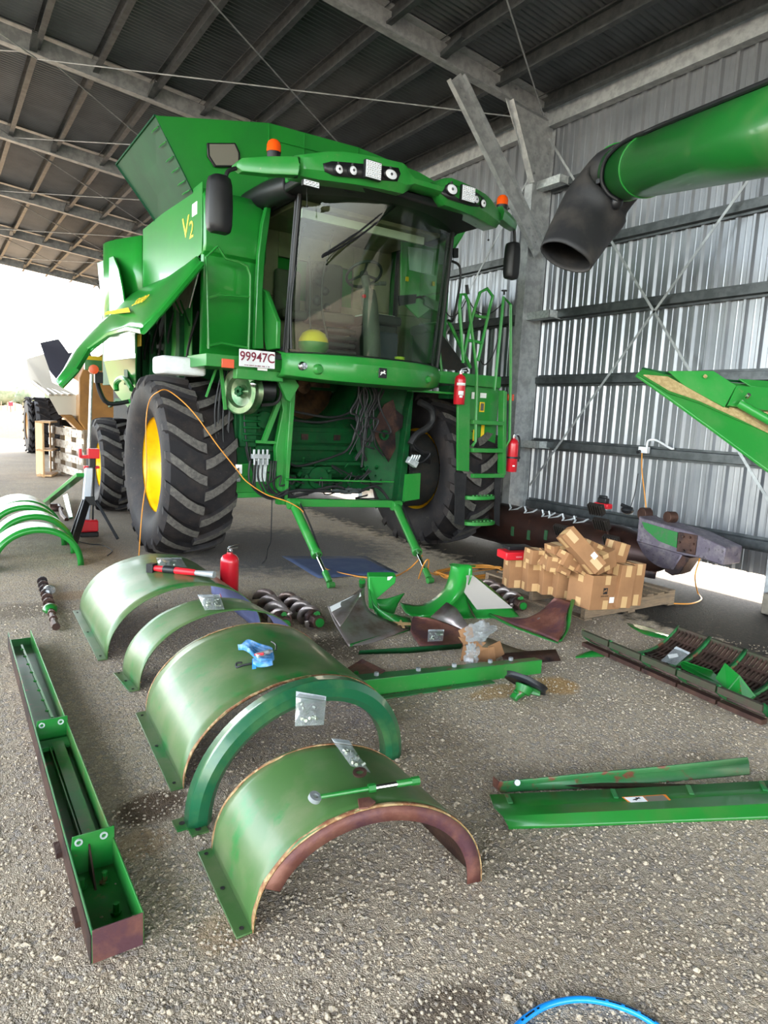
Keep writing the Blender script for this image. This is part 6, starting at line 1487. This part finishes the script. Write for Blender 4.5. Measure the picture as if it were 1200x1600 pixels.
for rows, lb in (([[(980, 974, .004), (1010, 980, .004), (1048, 994, .004)], [(984, 978, .004), (1010, 992, .004), (1046, 999, .004)]], 'thin pointed green sheet piece on the gravel behind the far grate'),
                 ([[(899, 1026, .004), (920, 1018, .03), (940, 1014, .05)], [(900, 1028, .004), (920, 1027, .004), (945, 1026, .004)]], 'thin pointed green sheet piece sticking out left of the far grate')):
    sheet('green_sliver', lb, 'machine part', rows, greenp, th=.006)

# ---- unloading auger with rubber spout, upper right
E0, E1 = dep(968, 272, 5.5), dep(1200, 207, 3.42); d = (E1-E0).normalized(); L = (E1-E0).length; RT = .205
t = thing('unloading_auger', 'green unloading auger tube with black rubber spout reaching in from the right', 'auger tube', E0)
E2 = E0+d*(L*1.9)
g = MB(); g.lathe([(RT, 0), (RT, (E2-E0).length)], E0, d, 64); g.build('tube', mat('auger_green', (22, 100, 36), .34, 0, (62, 108, 54), 2.2, .5, .72, coat=.25), t, solid=.008, smooth=60)
g = MB()
for s in (.0, .2, .62): g.lathe([(RT, -.01), (RT+.012, -.01), (RT+.012, .01), (RT, .01)], E0+d*s, d, 48, closed=True)
g.build('ring_flange', greend, t, bevel=.002)
u = d.cross(V(0, 0, 1)).normalized(); w = u.cross(d).normalized(); w = w if w.z > 0 else -w
vd = -ray(1040, 240).normalized(); sdv = (vd-d*vd.dot(d)).normalized()
def ring(s, ang, ex=0): # angle from the side facing the camera upwards
    return E0+d*s+(sdv*cos(ang)+sdv.cross(d).normalized()*(1 if sdv.cross(d).z > 0 else -1)*sin(ang))*(RT+ex)
g = MB(); g.tube([ring(.30, -.9, .02), ring(.27, -.5, .02), ring(.25, 0, .02), ring(.28, .6, .02), ring(.4, 1.1, .02), ring(.62, 1.35, .02), ring(.8, 1.3, .02), ring(1.0, 1.5, .02), ring(1.8, 1.5, .02), ring(3, 1.5, .02)], .016, 8, smooth=6); g.build('cable', black, t)
g = MB(); q = ring(.26, -.95, .03); g.sphere(q, .06, 12, 8, (.8, .8, 1)); g.build('cable_boot', black, t)
g = MB(); q2 = ring(.2, -.05, .02); g.box(q2, (.06, .04, .04)); g.build('lamp_bracket', black, t, bevel=.004)
# spout
cs = [(980, 268, 5.42, .215, .215, 0), (958, 284, 5.5, .25, .22, .3), (936, 316, 5.55, .27, .21, .65), (911, 355, 5.52, .25, .18, .9), (884, 402, 5.36, .215, .115, 1.0)]
ctr = [dep(a_, b_, c_) for a_, b_, c_, *_ in cs]; rows = []
end_n = (ctr[4]-ctr[3]).normalized()
for i, (a_, b_, c_, r1, r2, k) in enumerate(cs):
    tg = (d*-1).lerp(end_n, k).normalized(); uu = tg.cross(sdv.lerp(vd, min(1, k*1.6))).normalized(); ww = uu.cross(tg).normalized()
    rows.append([ctr[i]+uu*cos(2*pi*j/28)*r1+ww*sin(2*pi*j/28)*r2 for j in range(28)])
cols = [catmull([r[j] for r in rows], 5) for j in range(28)]; rows = [[c_[i] for c_ in cols] for i in range(len(cols[0]))]
rows = [[q+(V(1, 1, 1)*.012*noise.noise(q*6)) for q in r] for r in rows]
g = MB(); g.grid(rows, closed=True); g.build('rubber_spout', canvas, t, solid=.012, smooth=50)
g = MB(); g.tube([ring(-.02, 2*pi*i/24, .02) for i in range(25)], .012, 6, cap=False); g.build('clamp_band', greend, t)
# ---- green header corner at the right edge
o_ = at(1000, 585, Y=2.75); n_ = V(-.30, -.74, .60)
t = thing('header_snout', 'green header end with wheat chaff on it poking in from the right edge', 'header part', (o_.x+.5, o_.y, 0))
def hp(px, py, off=0): return atp(px, py, o_, n_)+n_.normalized()*off
g = MB(); g.plate([hp(994, 586), hp(1002, 579), hp(1060, 592), hp(1260, 612), hp(1260, 700), hp(1156, 661), hp(1090, 632), hp(1043, 616)], .03); g.build('tray', mat('chaffy_green', (40, 112, 44), .5), t)
g = MB(); pts = [hp(1003, 589, .02), hp(1040, 592, .02), hp(1130, 640, .02), hp(1160, 650, .02), hp(1260, 690, .02), hp(1240, 700, .02), hp(1156, 659, .02), hp(1090, 629, .02), hp(1043, 613, .02)]
g.plate(pts, .008); g.plate([hp(1128, 606, .02), hp(1260, 618, .02), hp(1260, 622, .02), hp(1140, 616, .02)], .01); g.plate([hp(1136, 640, .02), hp(1260, 655, .02), hp(1260, 690, .02), hp(1150, 650, .02)], .01)
g.build('chaff_layer', chaff, t)
dn = V(.05, .1, -.34)
g = MB(); g.plate([hp(994, 587), hp(1043, 617), hp(1090, 632), hp(1156, 661), hp(1260, 700), hp(1290, 800), hp(1200, 737), hp(1112, 672), hp(1043, 622)], .02); g.build('side_plate', greend, t, bevel=.004)
g = MB(); g.plate([hp(1037, 588, .05), hp(1101, 594, .09), hp(1136, 617, .09), hp(1127, 641, .03), hp(1066, 606, .02)], .012); g.build('divider_plate', greend, t, bevel=.002)
g = MB(); q = hp(1089, 602, .085); g.cyl(q, q+n_.normalized()*.01, .012, 12); g.build('bolt_hole', chaff, t)
g = MB(); g.plate([hp(1136, 617, .09), hp(1260, 624, .09), hp(1260, 658, .05), hp(1130, 640, .04)], .02); g.plate([hp(1146, 600, .05), hp(1260, 608, .05), hp(1260, 622, .05), hp(1165, 612, .05)], .01); g.build('cross_beam', greend, t, bevel=.003)
g = MB(); g.tube([hp(1143, 640, .07), hp(1200, 678, .09), hp(1290, 738, .10)], .028, 14); g.build('roller_tube', greend, t)
g = MB(); q = hp(1150, 636, .10); g.cyl(q, q+n_.normalized()*.03, .014, 6); g.build('bolt', chrome, t)
g = MB(); g.plate([hp(1002, 579), hp(1037, 590), hp(1037, 585, .02), hp(1003, 577, .02)], .01); g.tube([hp(1002, 578, .01), hp(1060, 588, .01), hp(1260, 609, .01)], .008, 6); g.build('top_lip', greenk, t)

# ---- tripod work light
T0 = g0(136, 838); t = thing('tripod_light', 'tripod work light with red collar and tall silver mast beside the rear tyre', 'work light', T0)
def tp(px, py): 
    q = at(px, py, Y=T0.y); return q
g = MB(); g.tube([tp(139, 700), tp(143, 585)], .020, 12); g.build('mast', galvw, t)
g = MB(); g.beam(tp(133, 812), tp(139, 730), .10, .07, up=(0, 1, 0)); g.build('pole', mat('silver_tube', (190, 200, 214), .3, .6), t, bevel=.012)
g = MB(); g.tube([tp(145, 812), tp(147, 722)], .012, 8); g.build('guide_rod', black, t)
g = MB(); g.bb(tp(137, 716)-V(0, .06, 0), tp(154, 701)+V(0, .06, 0)); g.bb(tp(124, 716)-V(0, .04, 0), tp(140, 711)+V(0, .04, 0)); g.bb(tp(123, 714)-V(0, .04, 0), tp(127, 701)+V(0, .04, 0)); g.build('red_collar', redp, t, bevel=.006)
g = MB(); g.bb(tp(131, 732)-V(0, .03, 0), tp(138, 728)+V(0, .05, 0)); g.bb(tp(148, 732)-V(0, .03, 0), tp(155, 728)+V(0, .05, 0)); g.build('latch', redp, t, bevel=.004)
g = MB(); g.bb(tp(139, 730)-V(0, .05, 0), tp(148, 716)+V(0, .05, 0)); g.build('clamp', black, t, bevel=.006)
g = MB(); g.bb(tp(132, 789)-V(0, .05, 0), tp(147, 775)+V(0, .05, 0)); g.build('clamp', black, t, bevel=.006)
for a_, b_, w_ in (((137, 780), g0(115, 850, .02), .09), ((132, 778), g0(109, 843, .02), .04), ((150, 782), g0(184, 842, .02), .035)):
    g = MB(); g.beam(tp(*a_), b_, w_, .03, up=(0, 1, .3)); g.build('leg', black, t, bevel=.006)
g = MB(); q = tp(138, 824); g.bb(q+V(-.11, -.08, -.05), q+V(.11, .08, .10)); g.build('battery_housing', redp, t, bevel=.02)
g = MB(); g.bb(q+V(-.11, -.09, -.11), q+V(.11, .09, -.05)); g.build('base', black, t, bevel=.012)
# marker lamp on the rear of the combine
t = CB
g = MB(); q = at(146, 575, Y=9.6); g.bb(q+V(-.11, -.03, -.03), q+V(.10, .03, .14)); g.build('marker_bracket', greenp, CB, bevel=.004)
g = MB(); g.bb(q+V(-.11, -.04, .10), q+V(.10, .035, .15)); g.build('marker_stripe', yellowl, CB)
g = MB(); g.cyl(q+V(-.01, -.03, -.02), q+V(-.01, -.08, -.02), .06, 20); g.build('marker_lamp', orange, CB)
g = MB(); g.tube([q+V(.05, 0, -.05), q+V(.08, .1, -.25), q+V(.2, .1, -.45), q+V(.5, .1, -.4)], .03, 8, smooth=4); g.box(q+V(.06, 0, -.12), (.1, .08, .14)); g.build('marker_arm', black, CB)
# ---- green bar leaning from the covers, odd parts behind them
a_, b_ = g0(70, 787, .10), tp(134, 742); g = MB(); g.beam(a_, b_+V(-.06, 0, 0), .10, .05); tag(g.build('steel_bar', green, loc=a_, bevel=.004), 'glossy green bar sloping up from the left covers to the tripod light', 'steel bar')
g = MB(); g.plate([g0(99, 775, .05), g0(106, 772, .12), g0(114, 808, .02), g0(108, 810, .0)], .02); tag(g.build('steel_strap', greenp, loc=g0(107, 800)), 'short green strap lying behind the left covers', 'machine part')
g = MB(); g.sphere(g0(88, 795, .05), .08, 10, 6, (1.3, .6, .6)); g.tube([g0(92, 790, .06), g0(98, 806, .04), g0(104, 812, .02)], .03, 8); g.box(g0(84, 790, .09), (.1, .06, .06)); tag(g.build('brake_part', rustd, loc=g0(90, 798)), 'dark greasy metal part on the ground behind the left covers', 'machine part')
cord('dark_cable', 'thin black cable on the gravel in front of the tripod light', 'cable', [g0(122, 846, .006), g0(140, 850, .006), g0(160, 852, .006), g0(175, 860, .006), g0(168, 868, .006)], .006, black)

# ---- crates far left
A_, B_ = g0(78, 737), g0(130, 755)
dx_ = (B_-A_); Lp = dx_.length
t = thing('wooden_pallet', 'whitewashed slatted pallet standing on edge left of the rear tyre', 'pallet', (A_+B_)/2)
hgt = 1.12; dxn = dx_.normalized(); nrm = dxn.cross(V(0, 0, 1))
for i in range(4):
    z = .12+hgt*.9*i/3.6; g = MB(); g.beam(A_+V(0, 0, z+.06), B_+V(0, 0, z+.06), .03, .17, up=(0, 0, 1)); g.build('slat', wash, t, bevel=.003)
for s in (0, .33, .66, 1):
    q = A_.lerp(B_, s)-nrm*.07*(1 if nrm.y < 0 else -1); g = MB(); g.beam(q+V(0, 0, .02), q+V(0, 0, hgt), .09, .09, up=(0, 1, 0)); g.build('stringer', pallw, t)
t = thing('wooden_crate', 'open pale timber box frame standing beside the whitewashed pallet', 'crate', g0(68, 742))
p0, p1, p2 = g0(58, 741), g0(69, 746), g0(80, 741); H1 = 1.22
g = MB(); g.plate([p0, p1, p1+V(0, 0, H1), p0+V(0, 0, H1)], .04); g.build('side_board', palln, t, bevel=.004)
g = MB(); g.beam(p1+V(0, 0, .04), p2+V(0, 0, .04), .3, .04); g.beam(p1+V(0, 0, .6), p2+V(0, 0, .6), .3, .03); g.beam(p1+V(0, 0, H1), p2+V(0, 0, H1), .3, .04); g.build('shelf_board', palln, t)
g = MB(); g.plate([p2, p2+V(0, 0, H1), p2+V(0, 0, H1)+V(.03, .3, 0), p2+V(.03, .3, 0)], .03); g.build('side_board', palln, t)

# ---- grain cart beyond the shed
YC = 24.0
t = thing('grain_cart', 'tan grain cart with dual wheels parked outside behind the combine', 'grain cart', at(110, 700, Y=YC)*1.0-V(0, 0, at(110, 700, Y=YC).z))
def cp(px, py, y=YC): return at(px, py, Y=y)
g = MB(); g.prism([cp(110, 592), cp(110, 655), cp(122, 672), cp(130, 675), cp(220, 675), cp(220, 545), cp(165, 545), cp(120, 572)], (0, 3.0, 0)); g.build('body', tan, t, bevel=.03)
g = MB(); g.plate([cp(42, 562, YC+1), cp(72, 553, YC+1), cp(82, 598, YC), cp(118, 618, YC-1), cp(76, 619, YC-1), cp(44, 596, YC+1)], .06)
g.plate([cp(76, 619, YC-1), cp(118, 617, YC-1), cp(120, 655, YC-1), cp(92, 648, YC-1)], .06); g.build('hopper_side', tanl, t)
g = MB()
for i in range(4): g.beam(cp(52+8*i, 596+3*i, YC), cp(78+10*i, 617, YC-1.1), .06, .06)
g.build('hopper_rib', tanl, t)
g = MB(); g.plate([cp(63, 537, YC+1), cp(92, 531, YC+1), cp(108, 553, YC), cp(140, 545, YC), cp(150, 590, YC-.6), cp(112, 590, YC-.6), cp(92, 597, YC-.6), cp(78, 580, YC)], .08); g.build('hopper_inside', mat('dark_hopper', (44, 44, 56), .7), t)
g = MB(); g.prism([cp(95, 648, YC-1.1), cp(110, 648, YC-1.1), cp(130, 672, YC-1.1), cp(124, 676, YC-1.1), cp(110, 662, YC-1.1)], (0, .5, 0)); g.build('chute', tan, t)
for (px, py, w_, h_) in ((126, 604, .42, .34), (141, 600, .34, .2),):
    g = MB(); g.box(cp(px, py, YC-.06), (w_, .02, h_)); g.build('safety_label', whitel, t)
g = MB(); g.box(cp(140, 610, YC-.08), (.34, .02, .12)); g.build('safety_label', redp, t)
g = MB(); g.box(cp(160, 628, YC-.06), (.7, .02, .16)); g.build('yellow_label', mat('faded_yellow', (214, 180, 60), .6), t)
g = MB(); g.plate([cp(163, 592, YC-.06), cp(168, 592, YC-.06), cp(170, 612, YC-.06), cp(163, 612, YC-.06)], .03); g.build('sight_window', mat('sight_glass', (150, 160, 176), .2), t)
def cart_tyre(px0, px1, ytop, ybot, y):
    a, b_ = cp(px0, ybot, y), cp(px1, ybot, y); R_ = (cp(px0, ytop, y).z-a.z)/2; zc = .0; R_ = .86
    x0 = a.x; w_ = b_.x-a.x; g = MB(); c_ = V(x0, y, R_)
    g.lathe([(R_*.5, 0), (R_*.9, 0), (R_, .08), (R_, w_-.08), (R_*.9, w_), (R_*.5, w_)], c_, (1, 0, 0), 40)
    for k in range(20):
        for s in (0, 1):
            a1 = 2*pi*(k+.5*s)/20; p = [c_+V(w_*(.5+(.5 if s else -.5)*tt), sin(a1+.25*tt)*R_*1.03, cos(a1+.25*tt)*R_*1.03) for tt in (0, .5, 1)]; g.tube(p, .035, 4)
    ty = g.build('tyre', rubber, t)
    g = MB(); g.lathe([(R_*.52, .02), (R_*.3, .12), (0, .12)], c_, (1, 0, 0), 24); g.build('rim', tan, ty)
cart_tyre(42, 52, 620, 695, YC+.4); cart_tyre(54, 92, 619, 697, YC)
g = MB(); g.tube([cp(95, 640, YC), cp(130, 675, YC-1), cp(150, 668, YC-1)], .05, 6); g.beam(cp(96, 660, YC), cp(140, 668, YC), .2, .2); g.build('undercarriage', darkcav, t)
# fence posts and a red marker out in the field
for i, px in enumerate((2, 12, 24, 36, 48)):
    q = g0(px, 641+.5*i); g = MB(); g.cyl((q.x, q.y, 0), (q.x, q.y, 1.2), .06, 6); tag(g.build('fence_post', pallw, loc=(q.x, q.y, 0)), ['leftmost', 'second from left', 'middle', 'second from right', 'rightmost'][i]+' of the thin fence posts in the far dry field', 'fence post', 'fence posts in the far field')
q = g0(17, 644); g = MB(); g.box((q.x, q.y, 1.0), (.5, .3, .5)); g.cyl((q.x, q.y, 0), (q.x, q.y, .8), .05, 6); tag(g.build('marker_post', redp, loc=(q.x, q.y, 0)), 'red topped marker post in the far field at the left edge', 'marker post')
# trees on the far rise
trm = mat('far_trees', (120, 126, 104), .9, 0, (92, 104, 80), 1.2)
random.seed(21)
for i in range(3):
    x, y = 13+i*6.5, 190+random.uniform(-15, 15); r = random.uniform(2.2, 4)
    g = MB(); rows = []
    for k in range(8):
        th = -pi/2+pi*k/7; rows.append([V(x, y, r*.8)+V(cos(th)*cos(2*pi*j/12), cos(th)*sin(2*pi*j/12), sin(th)*.75)*r*(1+.35*noise.noise(V(k*.7, j*.8, i))) for j in range(12)])
    g.grid(rows, closed=True); tag(g.build('distant_tree', trm, loc=(x, y, 0)), ['leftmost', 'middle', 'rightmost'][i]+' of the hazy bushes on the far horizon at the left edge', 'bush', 'bushes on the horizon')
# yellow and green globe behind the windshield, lime tub
q = at(490, 533, Y=6.34); t = thing('toy_cap', 'yellow and green dome sitting behind the lower left of the windshield', 'receiver dome', V(q.x, q.y, 2.31))
g = MB(); g.lathe([(.155, 0), (.15, .03), (.12, .09), (.06, .125), (0, .13)], V(q.x, q.y, 2.42), (0, 0, 1), 28); g.build('yellow_dome', mat('dome_yellow', (236, 208, 32), .3, coat=.4), t)
g = MB(); g.lathe([(.12, 0), (.155, .05), (.158, .11), (0, .11)], V(q.x, q.y, 2.31), (0, 0, 1), 28); g.build('green_base', greend, t)
q = at(625, 551, Y=6.25); g = MB(); g.lathe([(0, 0), (.05, 0), (.058, .05), (0, .05)], (0, 0, 0), (0, 0, 1), 20); tag(g.build('lime_tub', limep, loc=V(q.x, q.y, 2.31), world=False), 'small lime green tub behind the lower right of the windshield', 'tub')
